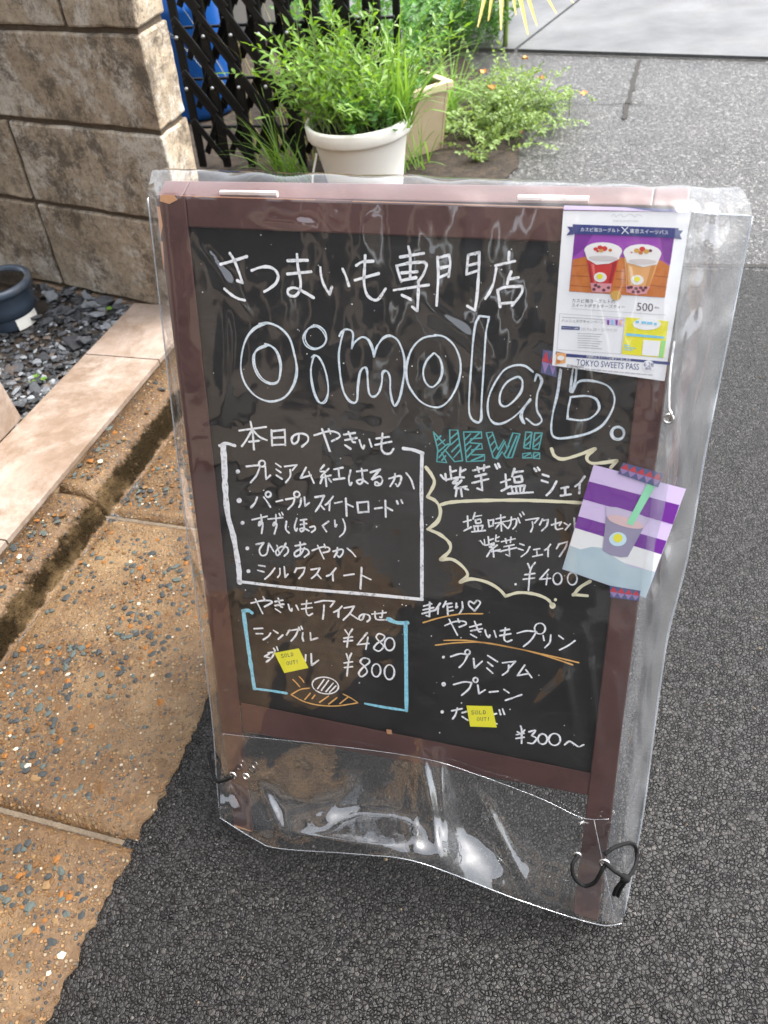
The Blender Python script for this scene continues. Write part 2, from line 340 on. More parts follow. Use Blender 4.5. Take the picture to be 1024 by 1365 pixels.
# ------------------------------------------------------------------ ground
def sheet(name, pts, z, m, parent=None, kind='structure', thick=0.0):
    bm = bmesh.new(); vs_ = [bm.verts.new((p.x, p.y, z)) for p in pts]; f = bm.faces.new(vs_)
    if f.normal.z < 0: f.normal_flip()
    if thick:
        r = bmesh.ops.extrude_face_region(bm, geom=[f])
        for v in r['geom']:
            if isinstance(v, bmesh.types.BMVert): v.co.z -= thick
    o = bmobj(name, bm, m, parent)
    if parent is None: tag(o, kind=kind)
    return o
S60 = 60
road = sheet('road', [Vector((-S60, -S60)), Vector((S60, -S60)), Vector((S60, S60)), Vector((-S60, S60))], 0, M['asph_old'])
def wob(pts, amp, step, seed):
    out = []; pts = [Vector((p.x, p.y, 0)) for p in pts]
    for i in range(len(pts)):
        a, b = pts[i], pts[(i+1) % len(pts)]; d = b-a; n_ = max(1, int(d.length/step)); pr = Vector((-d.y, d.x, 0)).normalized()
        for k in range(n_):
            p = a+d*(k/n_); out.append(p+pr*(noise.noise(Vector((p.x*14+seed, p.y*14, 0)))+.6*noise.noise(Vector((p.x*45+seed, p.y*45, 3))))*amp)
    return out
asph = sheet('asphalt_patch', wob([K(-1.2, -.625), K(-1.2, 2.6), K(2.05, 2.6), K(2.12, 1.0), K(2.08, -.625)], .012, .012, 3), .004, M['asph_new'])
gv, gf, gi = [], [], []
rg = random.Random(21)
for i in range(5200):
    a_, b_ = rg.uniform(-.05, 1.9), -.6+2.0*rg.random()**1.3; s_ = rg.choice((.0008, .001, .0013, .0017, .0023)); o_ = len(gv); c_ = K(a_, b_, .0045+s_*.2); n_ = rg.choice((4, 5)); ph = rg.uniform(0, 6)
    if noise.noise(Vector((a_*5, b_*5, 2))) < -.1 and rg.random() < .7: continue
    for k in range(n_): gv.append(c_+Vector((math.cos(ph+k*6.283/n_)*s_*rg.uniform(.7, 1.3), math.sin(ph+k*6.283/n_)*s_*rg.uniform(.7, 1.3), 0)))
    gv.append(c_+Vector((0, 0, s_*.7))); ci = rg.choices(range(4), (8, 6, 3, 1))[0]
    for k in range(n_): gf.append((o_+k, o_+(k+1) % n_, o_+n_)); gi.append(ci)
GM = [mat('grit_'+k, c, .55, .3) for k, c in (('dark', (.012, .011, .010)), ('grey', (.035, .033, .031)), ('pale', (.09, .085, .078)), ('tan', (.14, .10, .06)))]
tag(meshobj('grit', gv, gf, GM, asph, mi=gi), kind='stuff')
# far smooth concrete slabs with open joints
p0, p1 = G(690, 70), G(1024, 81); dj = (p1-p0).normalized(); nj = Vector((-dj.y, dj.x, 0)); jx = G(706, 55)
far = empty('concrete_paving', (p0.x, p0.y, 0)); tag(far, kind='structure')
for s0, s1 in ((-3.2, (jx-p0).dot(dj)-.008), ((jx-p0).dot(dj)+.008, 3.6)):
    for t0, t1 in ((.008, 1.9), (1.916, 4.2)):
        sheet('slab', [p0+dj*s0+nj*t0, p0+dj*s1+nj*t0, p0+dj*s1+nj*t1, p0+dj*s0+nj*t1], .012, M['slab'], far, thick=.02)
# cracks in the old asphalt (narrow dark fissures)
M['crack'] = mat('crack_dirt', (.018, .016, .013), .9)
def ribbon_ground(name, pts, w, z, m, parent):
    pts = catmull(pts, 6); vv = []; ff = []
    for i, p in enumerate(pts):
        t = (pts[min(i+1, len(pts)-1)]-pts[max(i-1, 0)]).normalized(); q = Vector((-t.y, t.x, 0))
        ww = w*(.5+.9*abs(noise.noise(p*23)))*(1 if 0 < i < len(pts)-1 else .2); o_ = q*noise.noise(p*31)*w
        vv += [(p+o_+q*ww).to_tuple()[:2]+(z,), (p+o_-q*ww).to_tuple()[:2]+(z,)]
        if i: ff.append((2*i-2, 2*i-1, 2*i+1, 2*i))
    return meshobj(name, vv, ff, m, parent)
ribbon_ground('crack', [G(852, 80), G(848, 95), G(842, 120), G(836, 140), G(831, 160)], .011, .003, M['crack'], road)
ribbon_ground('crack', [G(700, 72), G(760, 74), G(850, 77), G(940, 79), G(1040, 82)], .006, .003, M['crack'], road)
ribbon_ground('crack', [G(790, 141), G(830, 139), G(870, 141)], .004, .003, M['crack'], road)
ribbon_ground('crack', [K(2.10, -.3), K(2.13, .4), K(2.12, 1.0), K(2.06, 1.8)], .008, .0055, M['crack'], road)
# damp soil by the plants
soil = sheet('soil', wob([G(690, 225), G(700, 190), G(660, 150), G(640, 100), G(560, 30), K(5.4, -1.6), K(5.4, -4.5), K(1.75, -4.5), K(1.75, -1.02), K(2.12, -.72), K(2.3, -.62)], .04, .05, 9), .006, M['soil'])

# gutter blocks: L profile with rounded kerb
gut = empty('gutter', K(0, -1.0)); tag(gut, kind='structure')
def gutter_block(a0, a1):
    prof = [(-.613, -.05), (-.613, .009), (-.70, .0075), (-.85, .006), (-.965, .006), (-.985, .005), (-.998, .001), (-1.006, .0), (-1.012, .004), (-1.016, .014), (-1.020, .030), (-1.026, .044), (-1.036, .054), (-1.050, .060), (-1.07, .0625), (-1.106, .063), (-1.106, -.05)]
    n_ = 110; vv = []; ff = []; k = len(prof)
    for i in range(n_+1):
        a = a0+(a1-a0)*i/n_; e = min(i, n_-i)/n_*(a1-a0); rd = -.007*math.exp(-(e/.007)**2)+.0035*math.exp(-((e-.018)/.012)**2)
        for j, (b, z) in enumerate(prof):
            p = K(a, b, z); wv = noise.noise(Vector((a*8, b*8, 1)))*.004+noise.noise(Vector((a*30, b*30, 5)))*.0016
            if j in (0, k-1): vv.append(p); continue
            p.z += wv*(.5 if z < .012 else 1)+rd
            if j == 1: p += B2*(.006+.008*noise.noise(Vector((a*9, 2, 0)))+.009*noise.noise(Vector((a*38, 7, 0)))+.006*noise.noise(Vector((a*90, 7, 0))))
            if 7 < j < 13: p += B2*(.006*noise.noise(Vector((a*12, 4, 9)))+.004*noise.noise(Vector((a*50, 4, 9))))
            vv.append(p)
        if i:
            for j in range(k-1): ff.append(((i-1)*k+j, (i-1)*k+j+1, i*k+j+1, i*k+j))
    for i in (0, n_): ff.append(tuple(i*k+j for j in (range(k) if i else range(k-1, -1, -1))))
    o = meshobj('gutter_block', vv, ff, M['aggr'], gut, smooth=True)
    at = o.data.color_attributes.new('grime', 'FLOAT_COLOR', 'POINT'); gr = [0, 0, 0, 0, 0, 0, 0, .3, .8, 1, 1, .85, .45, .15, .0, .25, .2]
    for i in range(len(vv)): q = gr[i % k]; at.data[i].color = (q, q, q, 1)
    return o
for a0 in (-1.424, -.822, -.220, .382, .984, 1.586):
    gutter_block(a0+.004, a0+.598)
    hexobj('mortar_joint', [K(a0-.0035, -1.100, -.04), K(a0+.0035, -1.100, -.04), K(a0+.0035, -.62, -.04), K(a0-.0035, -.62, -.04)], [K(a0-.0035, -1.100, .0002), K(a0+.0035, -1.100, .0002), K(a0+.0035, -.62, .0002), K(a0-.0035, -.62, .0002)], M['mortar'], gut)
# embedded pebbles
def chip_template(seed, fl=.45):
    r_ = random.Random(seed); bm = bmesh.new(); bmesh.ops.create_icosphere(bm, subdivisions=1, radius=1)
    for v in bm.verts: v.co *= r_.uniform(.65, 1.15); v.co.z *= fl
    d = ([v.co.copy() for v in bm.verts], [tuple(x.index for x in f.verts) for f in bm.faces]); bm.free(); return d
TPL = [chip_template(i) for i in range(8)]
vv = []; ff = []; mi = []
for i in range(9500):
    a = rnd.uniform(-.3, 1.75); b = -.625-.37*rnd.random() if rnd.random() < .86 else rnd.uniform(-1.1, -1.045)
    if noise.noise(Vector((a*4.5, b*4.5, 8))) < -.12 and rnd.random() < .75: continue
    if abs((a-.382) % .602) < .03 or abs((a-.382) % .602) > .572: continue
    s = rnd.choice((.0012, .0015, .0018, .0022, .0027, .0036, .0050, .0062))*rnd.uniform(.8, 1.25); z = .006 if b > -1.0 else .0625
    tv, tf = rnd.choice(TPL); rot = Matrix.Rotation(rnd.uniform(0, 6.28), 3, 'Z'); st = rnd.uniform(.6, 1.5); base = len(vv); c0 = K(a, b, z+.001)
    for v in tv: q = Vector((v.x*st, v.y, v.z*.9)); vv.append(c0+(rot @ q)*s)
    cidx = rnd.choices(range(6), (1.5, 30, 17, 9, 20, 30))[0] if s < .004 else rnd.choices(range(6), (1, 16, 10, 3, 3, 4))[0]
    for f in tf: ff.append(tuple(base+j for j in f)); mi.append(cidx)
tag(meshobj('embedded_pebbles', vv, ff, M['pebbles'], gut, mi=mi), kind='stuff')

# beige tile ledge
led = empty('tile_ledge', K(.9, -1.2, 0)); tag(led, kind='structure')
for a0, a1 in ((-.385, .219), (.222, .823), (.826, 1.429), (1.432, 1.672)):
    q = [(a0, -1.312), (a1, -1.312), (a1, -1.109), (a0, -1.109)]
    hexobj('tile', [K(a, b, .062) for a, b in q], [K(a, b, .075) for a, b in q], M['tile'], led, .0015)
q = [(-.4, -1.310), (1.69, -1.310), (1.69, -1.112), (-.4, -1.112)]
hexobj('tile_bed', [K(a, b, -.05) for a, b in q], [K(a, b, .0615) for a, b in q], M['cement'], led)

# gravel bed with slate chips
gz = .048
bed = sheet('gravel_bed', [K(-.6, -1.313), K(2.3, -1.313), K(2.3, -3.4), K(-.6, -3.4)], gz, M['soil'], thick=.05)
def gbed_point(x, y): return G(x, y, gz+.006)
chips = []
STPL = [chip_template(50+i, .42) for i in range(10)]
SM = []
for i, (tv, tf) in enumerate(STPL):
    for c in range(5):
        me = bpy.data.meshes.new('slate_chip'); me.from_pydata([tuple(v) for v in tv], [], tf); me.materials.append(M['slates'][c]); SM.append(me)
def chip_spot():
    while True:
        a = rnd.uniform(.75, 1.78); b = -1.335-.75*rnd.random()**1.3
        if (K(a, b)-potc).length < .098: continue
        return a, b
potc = G(18, 424, gz); potc.z = 0
n_big = 0
for i in range(230):
    a, b = chip_spot(); s = rnd.uniform(.011, .021) if i < 190 else rnd.uniform(.02, .03)
    me = SM[rnd.randrange(10)*5+rnd.choices(range(5), (9, 10, 5, 9, 3))[0]]
    o = bpy.data.objects.new('slate_chip', me); COL.objects.link(o); o.parent = bed
    o.location = K(a, b, gz+.006+rnd.uniform(0, .007)); o.scale = (s*rnd.uniform(.8, 1.5), s*rnd.uniform(.6, 1), s*rnd.uniform(.6, 1.1)); o.rotation_euler = (rnd.uniform(-.6, .6), rnd.uniform(-.6, .6), rnd.uniform(0, 6.28))
for x, y, s, c in ((118, 412, .030, 3), (130, 425, .026, 3), (70, 400, .024, 3), (52, 428, .021, 1), (100, 462, .028, 0), (115, 458, .026, 1), (28, 545, .03, 1), (95, 395, .02, 1)):
    o = bpy.data.objects.new('slate_chip', SM[rnd.randrange(10)*5+c]); COL.objects.link(o); o.parent = bed
    o.location = gbed_point(x, y)+Vector((0, 0, .012)); o.scale = (s*1.2, s*.75, s*.8); o.rotation_euler = (rnd.uniform(-.5, .5), rnd.uniform(-.5, .5), rnd.uniform(0, 6))
vv = []; ff = []; mi = []
for i in range(3600):
    a, b = chip_spot(); s = rnd.uniform(.004, .011); tv, tf = rnd.choice(STPL); rot = Matrix.Rotation(rnd.uniform(0, 6.28), 3, 'Z') @ Matrix.Rotation(rnd.uniform(-.7, .7), 3, 'X'); base = len(vv); c0 = K(a, b, gz+rnd.uniform(0, .008)); st = rnd.uniform(.8, 1.8)
    for v in tv: vv.append(c0+(rot @ Vector((v.x*st, v.y, v.z)))*s)
    ci = rnd.choices(range(5), (10, 8, 10, 3, 3))[0]
    for f in tf: ff.append(tuple(base+j for j in f)); mi.append(ci)
tag(meshobj('small_gravel', vv, ff, M['slates'], bed, mi=mi), kind='stuff')

# ------------------------------------------------------------------ concrete block wall
WA = G(65, 380, .0574); WB = G(213, 412, .0574); wdir = (WB-WA).normalized(); wn = wdir.cross(PL).normalized()
if wn.y > 0: wn = -wn
endv = Vector((.057, .132, 0))*.82; WT = .118; wback = endv.normalized()
WO = WB+wdir*(.178*.82)                       # foot of the free corner
def W(s, h, d): return WO+wdir*s+PL*h+wback*d
wall = empty('block_wall', WO); tag(wall, 'weathered stained concrete block wall ending beside the black gate', 'wall')
hj = [.004, .247, .454, .651, .855, 1.06]; sj = -.61*.82
hexobj('mortar_core', [W(-2.0, -.03, .010), W(-.008, -.03, .010), W(-.008, -.03, WT-.010), W(-2.0, -.03, WT-.010)], [W(-2.0, 1.05, .010), W(-.008, 1.05, .010), W(-.008, 1.05, WT-.010), W(-2.0, 1.05, WT-.010)], M['mortar'], wall)
cuts = [[sj, sj-.4, sj-.8], [sj, sj-.4, sj-.8], [sj-.14, sj-.54, sj-.94], [-.205, sj-.12, sj-.52], [sj, sj-.4, sj-.8]]
for c in range(5):
    ss = [0]+cuts[c]+[-2.0]
    for s1, s0 in zip(ss, ss[1:]):
        if s0 < -2.01 or s1-s0 < .05: continue
        g = .006; h0, h1 = hj[c]+g, hj[c+1]-g; a0, a1 = s0+g, s1-(g if s1 < 0 else 0)
        bm = bmesh.new(); hexa(bm, [W(a0, h0, 0), W(a1, h0, 0), W(a1, h0, WT), W(a0, h0, WT)], [W(a0, h1, 0), W(a1, h1, 0), W(a1, h1, WT), W(a0, h1, WT)])
        bmesh.ops.bevel(bm, geom=bm.edges[:], offset=.005, segments=2, affect='EDGES', profile=.5)
        bmesh.ops.subdivide_edges(bm, edges=[e for e in bm.edges if e.calc_length() > .05], cuts=12, use_grid_fill=True)
        for v in bm.verts: v.co += (wn*noise.noise(v.co*16)+PL*noise.noise(v.co*23)*.9+wdir*noise.noise(v.co*31))*.0035
        bmobj('block', bm, M['block'], wall)
bm = bmesh.new(); hexa(bm, [W(-2, -.09, -.022), W(.01, -.09, -.022), W(.01, -.09, WT), W(-2, -.09, WT)], [W(-2, .0, -.006), W(.004, .0, -.006), W(.004, .0, WT-.004), W(-2, .0, WT-.004)])
bmesh.ops.subdivide_edges(bm, edges=[e for e in bm.edges if e.calc_length() > .5], cuts=60, use_grid_fill=True)
for v in bm.verts: v.co += wn*noise.noise(v.co*20)*.008+PL*noise.noise(v.co*26)*.004
bmobj('footing', bm, M['footing'], wall)

# pale stone block at the edge of the gravel
q0 = G(30, 558, .0755); q1 = G(-2, 592, .0755)
sbk = [q0, q0+(q1-q0)*1.9, q0+(q1-q0)*1.9-B2*.3, q0-B2*.3]
top_ = [p+Vector((0, 0, .20)) for p in sbk]
# the photographed corner leans away: use image top at (0,440)
tag(hexobj('stone_step', sbk, [p+Vector((-.012, .0, .185)) for p in sbk], M['tile'], None, .003), 'pale cream stone step block resting on the beige tile ledge', 'stone step')

# dark blue pot on the gravel
bp_ = G(18, 430, gz); bp_.z = gz+.004
pot = empty('glazed_pot', bp_); tag(pot, 'dark blue glazed round pot holding murky water on the slate gravel', 'pot')
bm = bmesh.new(); lathe(bm, [(.0, .0), (.066, .0), (.069, .006), (.070, .034)], bp_); bmobj('foot', bm, M['bluepot'], pot, True)
bm = bmesh.new(); lathe(bm, [(.0705, .034), (.0755, .037), (.078, .06), (.080, .094), (.083, .097), (.090, .099), (.0925, .104), (.0925, .113), (.089, .118), (.082, .119), (.076, .115), (.074, .098), (.073, .05)], bp_); bmobj('body', bm, M['bluepot'], pot, True)
bm = bmesh.new(); r_ = lathe(bm, [(.0, .110), (.0755, .110)], bp_); bmobj('water', bm, M['water'], pot, True)
vv = []; ff = []
for i in range(9):
    an = R(-62+i*7); d = Vector((math.cos(an), math.sin(an), 0))
    vv += [bp_+d*.0725+Vector((0, 0, .002)), bp_+d*.0725+Vector((0, 0, .033))]
    if i: ff.append((2*i-2, 2*i, 2*i+1, 2*i-1))
meshobj('white_label', vv, ff, M['whitepot'], pot, True)

# ------------------------------------------------------------------ black folding gate, drum and wall behind it
gate = empty('folding_gate', K(2.72, -1.5, 0)); tag(gate, 'black metal folding lattice gate between block wall and planters', 'gate')
gd = B2.copy()
def GT(b, h, d=0.0): return K(2.70, b, 0)+PL*h+A2*d
def bar(name, p, q, w, t, parent):
    ax = (q-p).normalized(); x = B2-ax*B2.dot(ax); x.normalize(); y = ax.cross(x); x *= w/2; y *= t/2
    return hexobj(name, [p-x-y, p+x-y, p+x+y, p-x+y], [q-x-y, q+x-y, q+x+y, q-x+y], M['black'], parent, .0015, 1)
b0 = -1.625; sp = .097
for i in range(8):
    b = b0+i*sp
    bar('gate_bar', GT(b, .02), GT(b, 1.15), .026, .014, gate)
    bar('gate_bar', GT(b+.045, .05, .06), GT(b+.045, 1.15, .06), .022, .012, gate)
for i in range(-2, 8):
    for k in range(7):
        b = b0+i*sp; h = .05+k*.155
        if b < b0-.03:
            f_ = (b0-b)/(2*sp); bb, hh = b0, h+.27*(1-f_)
            bar('lattice_strip', GT(bb, hh, -.011), GT(b+2*sp, h, -.011), .023, .005, gate)
        else:
            bar('lattice_strip', GT(b, h+.27, -.011), GT(min(b+2*sp, b0+7*sp), h+(.27 if b+2*sp > b0+7*sp else 0)*.5, -.011), .023, .005, gate)
            if b+1.6*sp < b0+7*sp: bar('lattice_strip', GT(b, h, .045), GT(b+1.6*sp, h+.27, .045), .022, .005, gate)
            bm = bmesh.new(); lathe(bm, [(0, .006), (.005, .005), (.0068, .0)], GT(b+sp*.02, h+.235, -.014), 10, -A2); bmobj('rivet', bm, M['rivet'], gate, True)
            bar('pin', GT(b, h+.10, .02), GT(b+.05, h+.10, .02), .012, .008, gate) if k % 1 == 0 else None
dc = G(272, 150, 0); dc = Vector((dc.x, dc.y, .006))
drum = empty('plastic_drum', dc); tag(drum, 'bright blue plastic drum standing behind the folding gate', 'drum')
bm = bmesh.new(); lathe(bm, [(0, 0), (.13, 0), (.145, .01), (.15, .03), (.15, .38), (.154, .39), (.154, .41), (.15, .42), (.15, .66), (.14, .68)], dc, 40); bmobj('body', bm, M['bluedrum'], drum, True)
bm = bmesh.new(); lathe(bm, [(.155, .672), (.158, .68), (.158, .705), (.15, .715), (0, .715)], dc, 40); bmobj('lid', bm, M['bluedrum'], drum, True)
hw = empty('house_wall', K(5.2, -2.5, 0)); tag(hw, 'grey beige house wall of lapped boards behind the folding gate', 'wall')
for i in range(8):
    h0 = .01+i*.18
    hexobj('siding_board', [K(4.6, -4.8, h0), K(4.6, -1.75, h0), K(4.68, -1.75, h0), K(4.68, -4.8, h0)], [K(4.615, -4.8, h0+.177), K(4.615, -1.75, h0+.177), K(4.68, -1.75, h0+.177), K(4.68, -4.8, h0+.177)], M['housewall'], hw, .003, 1)

# ------------------------------------------------------------------ plants
def add_leaf(vv, ff, p, d, ln, wd, droop=.25, rr=rnd):
    d = d.normalized(); s = d.cross(Vector((0, 0, 1)))
    s = s.normalized() if s.length > .05 else Vector((1, 0, 0))
    s = (Matrix.Rotation(rr.uniform(-.7, .7), 3, d) @ s); nrm = s.cross(d).normalized(); k = len(vv)
    c = p+d*ln*.5-nrm*wd*.16; tip = p+d*ln-Vector((0, 0, ln*droop))
    vv += [p, c+s*wd*.5+nrm*wd*.16, c-s*wd*.5+nrm*wd*.16, c, tip, p+d*ln*.2+s*wd*.33, p+d*ln*.2-s*wd*.33]
    ff += [(k, k+5, k+3), (k, k+3, k+6), (k+5, k+1, k+3), (k+6, k+3, k+2), (k+3, k+1, k+4), (k+2, k+3, k+4)]
def blade(vv, ff, p, d, ln, w, bend, seg=6):
    """one arching grass blade"""
    d = d.normalized(); h = Vector((d.x, d.y, 0)); s = Vector((-d.y, d.x, 0)); s = s.normalized() if s.length > .01 else Vector((1, 0, 0)); k = len(vv); q = p.copy(); dd = d.copy()
    for i in range(seg+1):
        ww = w*(1-(i/seg)**2)*.5+.0002
        vv += [q+s*ww, q-s*ww]
        if i: ff.append((k+2*i-2, k+2*i-1, k+2*i+1, k+2*i))
        q = q+dd*(ln/seg); dd = (dd+Vector((0, 0, -bend/seg))+h*.02).normalized()
def leafy_stems(base_fn, n, hmin, hmax, out, leaf, lw, gap, rr, arch=.8, upw=1.0):
    lv, lf = [], []; bm = bmesh.new()
    for i in range(n):
        b, o = base_fn(rr); az = rr.uniform(0, 6.283); d = (Vector((math.cos(az), math.sin(az), 0))*rr.uniform(.1, out)+o+Vector((0, 0, upw))).normalized()
        L_ = rr.uniform(hmin, hmax); seg = 7; pts = [b]; q = b.copy(); dd = d.copy()
        for k in range(seg):
            q = q+dd*(L_/seg); q.z = max(q.z, .012); dd = (dd+Vector((rr.uniform(-.12, .12), rr.uniform(-.12, .12), -arch/seg*rr.uniform(.5, 1.4)))).normalized(); pts.append(q.copy())
        tube(bm, pts, .0016, 4, .4, False)
        t = L_*.15; side = 1
        while t < L_:
            f = t/L_*seg; k = min(int(f), seg-1); p = pts[k].lerp(pts[k+1], f-k); ax = (pts[k+1]-pts[k]).normalized(); sd_ = ax.cross(Vector((0, 0, 1)))
            sd_ = sd_.normalized() if sd_.length > .05 else Vector((1, 0, 0))
            sd_ = Matrix.Rotation(rr.uniform(-.9, .9), 3, ax) @ sd_
            for s_ in ((side,) if leaf > .028 else (1, -1)):
                add_leaf(lv, lf, p, ax*rr.uniform(.3, .9)+sd_*s_+Vector((0, 0, rr.uniform(-.1, .4))), leaf*rr.uniform(.6, 1.2), lw*rr.uniform(.7, 1.2), rr.uniform(.05, .35), rr)
            side = -side; t += gap*rr.uniform(.7, 1.4)
        add_leaf(lv, lf, pts[-1], (pts[-1]-pts[-2]), leaf, lw, .1, rr)
    return lv, lf, bm
def plant(name, label, cat, loc, leafmat, stuff, group=None):
    lv, lf, bm = stuff; e = empty(name, loc); tag(e, label, cat, group)
    meshobj('foliage', lv, lf, leafmat, e); bmobj('stems', bm, M['stem'], e); return e
PH = .27; rimc = G(478, 160, PH); pb = Vector((rimc.x, rimc.y, .006))
wp = empty('round_pot', pb); tag(wp, 'white round plastic flower pot overgrown with fresh green weeds', 'flower pot')
bm = bmesh.new(); lathe(bm, [(0, 0), (.098, 0), (.102, .004), (.116, .10), (.138, .225), (.140, .228), (.152, .231), (.156, .238), (.158, .268), (.154, .275), (.147, .274), (.143, .262), (.141, .235)], pb, 48); bmobj('body', bm, M['whitepot'], wp, True)
bm = bmesh.new(); lathe(bm, [(0, .252), (.1, .25), (.1425, .245)], pb, 32); bmobj('potting_soil', bm, M['soil'], wp, True)
bm = bmesh.new(); pts = [pb+Vector((-.135, -.03, .20)), pb+Vector((-.162, -.05, .12)), pb+Vector((-.15, -.075, .05)), pb+Vector((-.10, -.105, .02))]; tube(bm, catmull(pts, 6), .003, 6); bmobj('wire', bm, M['whitepot'], wp, True)
r1 = random.Random(11)
def in_pot(rr):
    a = rr.uniform(0, 6.28); r_ = .135*math.sqrt(rr.random()); o = Vector((math.cos(a), math.sin(a), 0))*r_*3.2+Vector((-.10, .42, 0))
    return pb+Vector((math.cos(a)*r_, math.sin(a)*r_+.02, .255)), o
plant('weed_clump', 'dense bright green weed with narrow leaves filling the white pot', 'plant', pb+Vector((0, 0, .25)), M['leafA'], leafy_stems(in_pot, 170, .12, .33, .8, .040, .0105, .015, r1, .85))
# dark ivy-like leaves deeper in the pot
plant('ivy', 'darker small broad leaves low inside the white pot', 'plant', pb+Vector((.03, -.03, .25)), M['leafB'], leafy_stems(lambda rr: (pb+Vector((rr.uniform(-.05, .13), rr.uniform(-.13, .05), .25)), Vector((0, 0, 0))), 34, .05, .13, .7, .026, .017, .014, r1, .6))
def grass(name, label, base_fn, n, lmin, lmax, w, m, rr, bend=(.8, 1.8), group=None):
    vv, ff = [], []
    for i in range(n):
        b, d = base_fn(rr); blade(vv, ff, b, d, rr.uniform(lmin, lmax), w*rr.uniform(.6, 1.2), rr.uniform(*bend))
    c = base_fn(rr)[0]; e = meshobj(name, vv, ff, m); return tag(e, label, 'grass', group)
def gb(c, rad, lean, sp_): return lambda rr: (c+Vector((rr.uniform(-rad, rad), rr.uniform(-rad, rad), 0)), Vector((lean[0]+rr.uniform(-sp_, sp_), lean[1]+rr.uniform(-sp_, sp_), 1)))
grass('grass_clump', 'long arching green grass blades at the right rim of the white pot', gb(pb+Vector((.11, -.07, .25)), .035, (.35, -.1), .55), 46, .18, .38, .0085, M['grassleaf'], r1, (.7, 2.0))
gl_ = G(395, 244, .006)
grass('grass_tuft', 'thin wild grass tuft growing at the left foot of the white pot', gb(gl_, .06, (-.25, -.05), .6), 60, .13, .34, .0050, M['grassleaf'], r1, (.4, 1.5))
grass('dry_grass', 'sparse pale seed stalks of grass in front of the folding gate', gb(G(385, 205, .006), .12, (-.15, .1), .38), 34, .30, .62, .0034, M['drygrass'], r1, (.2, .9))
grass('grass_tuft', 'small grass sprigs on bare soil right of the white pot', gb(G(556, 222, .006), .05, (.2, 0), .7), 22, .08, .22, .0055, M['grassleaf'], r1, (.6, 1.6))
grass('grass_clump', 'wild green grass hanging over the front corner of the tan trough planter', gb(G(585, 168, .006), .06, (.05, -.1), .6), 70, .14, .36, .0065, M['grassleaf'], r1, (.6, 1.8))
# rectangular planter behind
c0 = G(437, 52, .22); c1 = G(598, 112, .22); ex = (c1-c0); ex.z = 0; wl = ex.length; ex.normalize(); ey = Vector((-ex.y, ex.x, 0))
ey = -ey if ey.x > 0 else ey
c0.z = .006
trough = empty('trough_planter', c0+ex*wl/2); tag(trough, 'tan rectangular trough planter behind the white pot', 'planter')
def TP(x, y, z): return c0+ex*x+ey*y+Vector((0, 0, z))
TW = .20
for nm, (xa, xb, ya, yb) in (('long_side', (0, wl, 0, .012)), ('long_side', (0, wl, TW-.012, TW)), ('end_side', (0, .012, .0125, TW-.0125)), ('end_side', (wl-.012, wl, .0125, TW-.0125))):
    mx, my = wl/2, TW/2; sc = .9
    lo = [TP(mx+(x-mx)*sc, my+(y-my)*sc, 0) for x, y in ((xa, ya), (xb, ya), (xb, yb), (xa, yb))]
    hexobj(nm, lo, [TP(x, y, .20) for x, y in ((xa, ya), (xb, ya), (xb, yb), (xa, yb))], M['planter'], trough, .002, 1)
for xa, xb, ya, yb in ((-.012, wl+.012, -.012, .014), (-.012, wl+.012, TW-.014, TW+.012), (-.012, .014, .0145, TW-.0145), (wl-.014, wl+.012, .0145, TW-.0145)):
    q = ((xa, ya), (xb, ya), (xb, yb), (xa, yb)); hexobj('rim', [TP(x, y, .2005) for x, y in q], [TP(x, y, .225) for x, y in q], M['planter'], trough, .004, 2)
meshobj('potting_soil', [TP(.014, .014, .18), TP(wl-.014, .014, .18), TP(wl-.014, TW-.014, .18), TP(.014, TW-.014, .18)], [(0, 1, 2, 3)], M['soil'], trough)
plant('mint', 'leafy green herb with small rounded leaves growing in the trough planter', 'plant', TP(wl/2, TW/2, .18), M['leafB'], leafy_stems(lambda rr: (TP(rr.uniform(.04, wl-.04), rr.uniform(.02, TW-.02), .18), Vector((0, 0, 0))), 190, .12, .36, .85, .024, .017, .015, r1, .7))
bk = G(640, 62, .006)
plant('shrub', 'green bush with tiny white flowers beside the trough planter', 'plant', bk, M['leafB'], leafy_stems(lambda rr: (bk+Vector((rr.uniform(-.25, .1), rr.uniform(-.1, .4), 0)), Vector((0, 0, 0))), 190, .18, .46, .8, .025, .017, .016, r1, .7))
pc = G(655, 172, .006)
ps = plant('purslane', 'low spreading succulent weed with orange flowers at the asphalt edge', 'plant', pc, M['leafC'], leafy_stems(lambda rr: (pc+Vector((rr.gauss(.03, .10), rr.gauss(.06, .12), 0)), Vector((rr.uniform(-.4, 1.0), rr.uniform(-.3, .5), 0))), 190, .08, .27, .9, .020, .0105, .013, r1, .9, .55))
for x, y, z in ((700, 79, .11), (722, 106, .10), (778, 126, .06), (646, 97, .14), (655, 118, .1)):
    c = G(x, y, z); vv, ff = [], []
    for k in range(5): add_leaf(vv, ff, c, Vector((math.cos(k*1.257), math.sin(k*1.257), .5)), .019, .017, -.1, r1)
    meshobj('flower', vv, ff, M['flower'], ps)
for x, y, lb in ((655, 196, 'small green seedling on bare soil beside the asphalt edge'), (640, 214, 'tiny grassy seedling on the soil behind the sign')):
    b_ = G(x, y, .006); plant('seedling', lb, 'plant', b_, M['leafC'], leafy_stems(lambda rr: (b_+Vector((rr.uniform(-.02, .02), rr.uniform(-.02, .02), 0)), Vector((0, 0, 0))), 12, .03, .08, .9, .018, .009, .012, r1, .8))
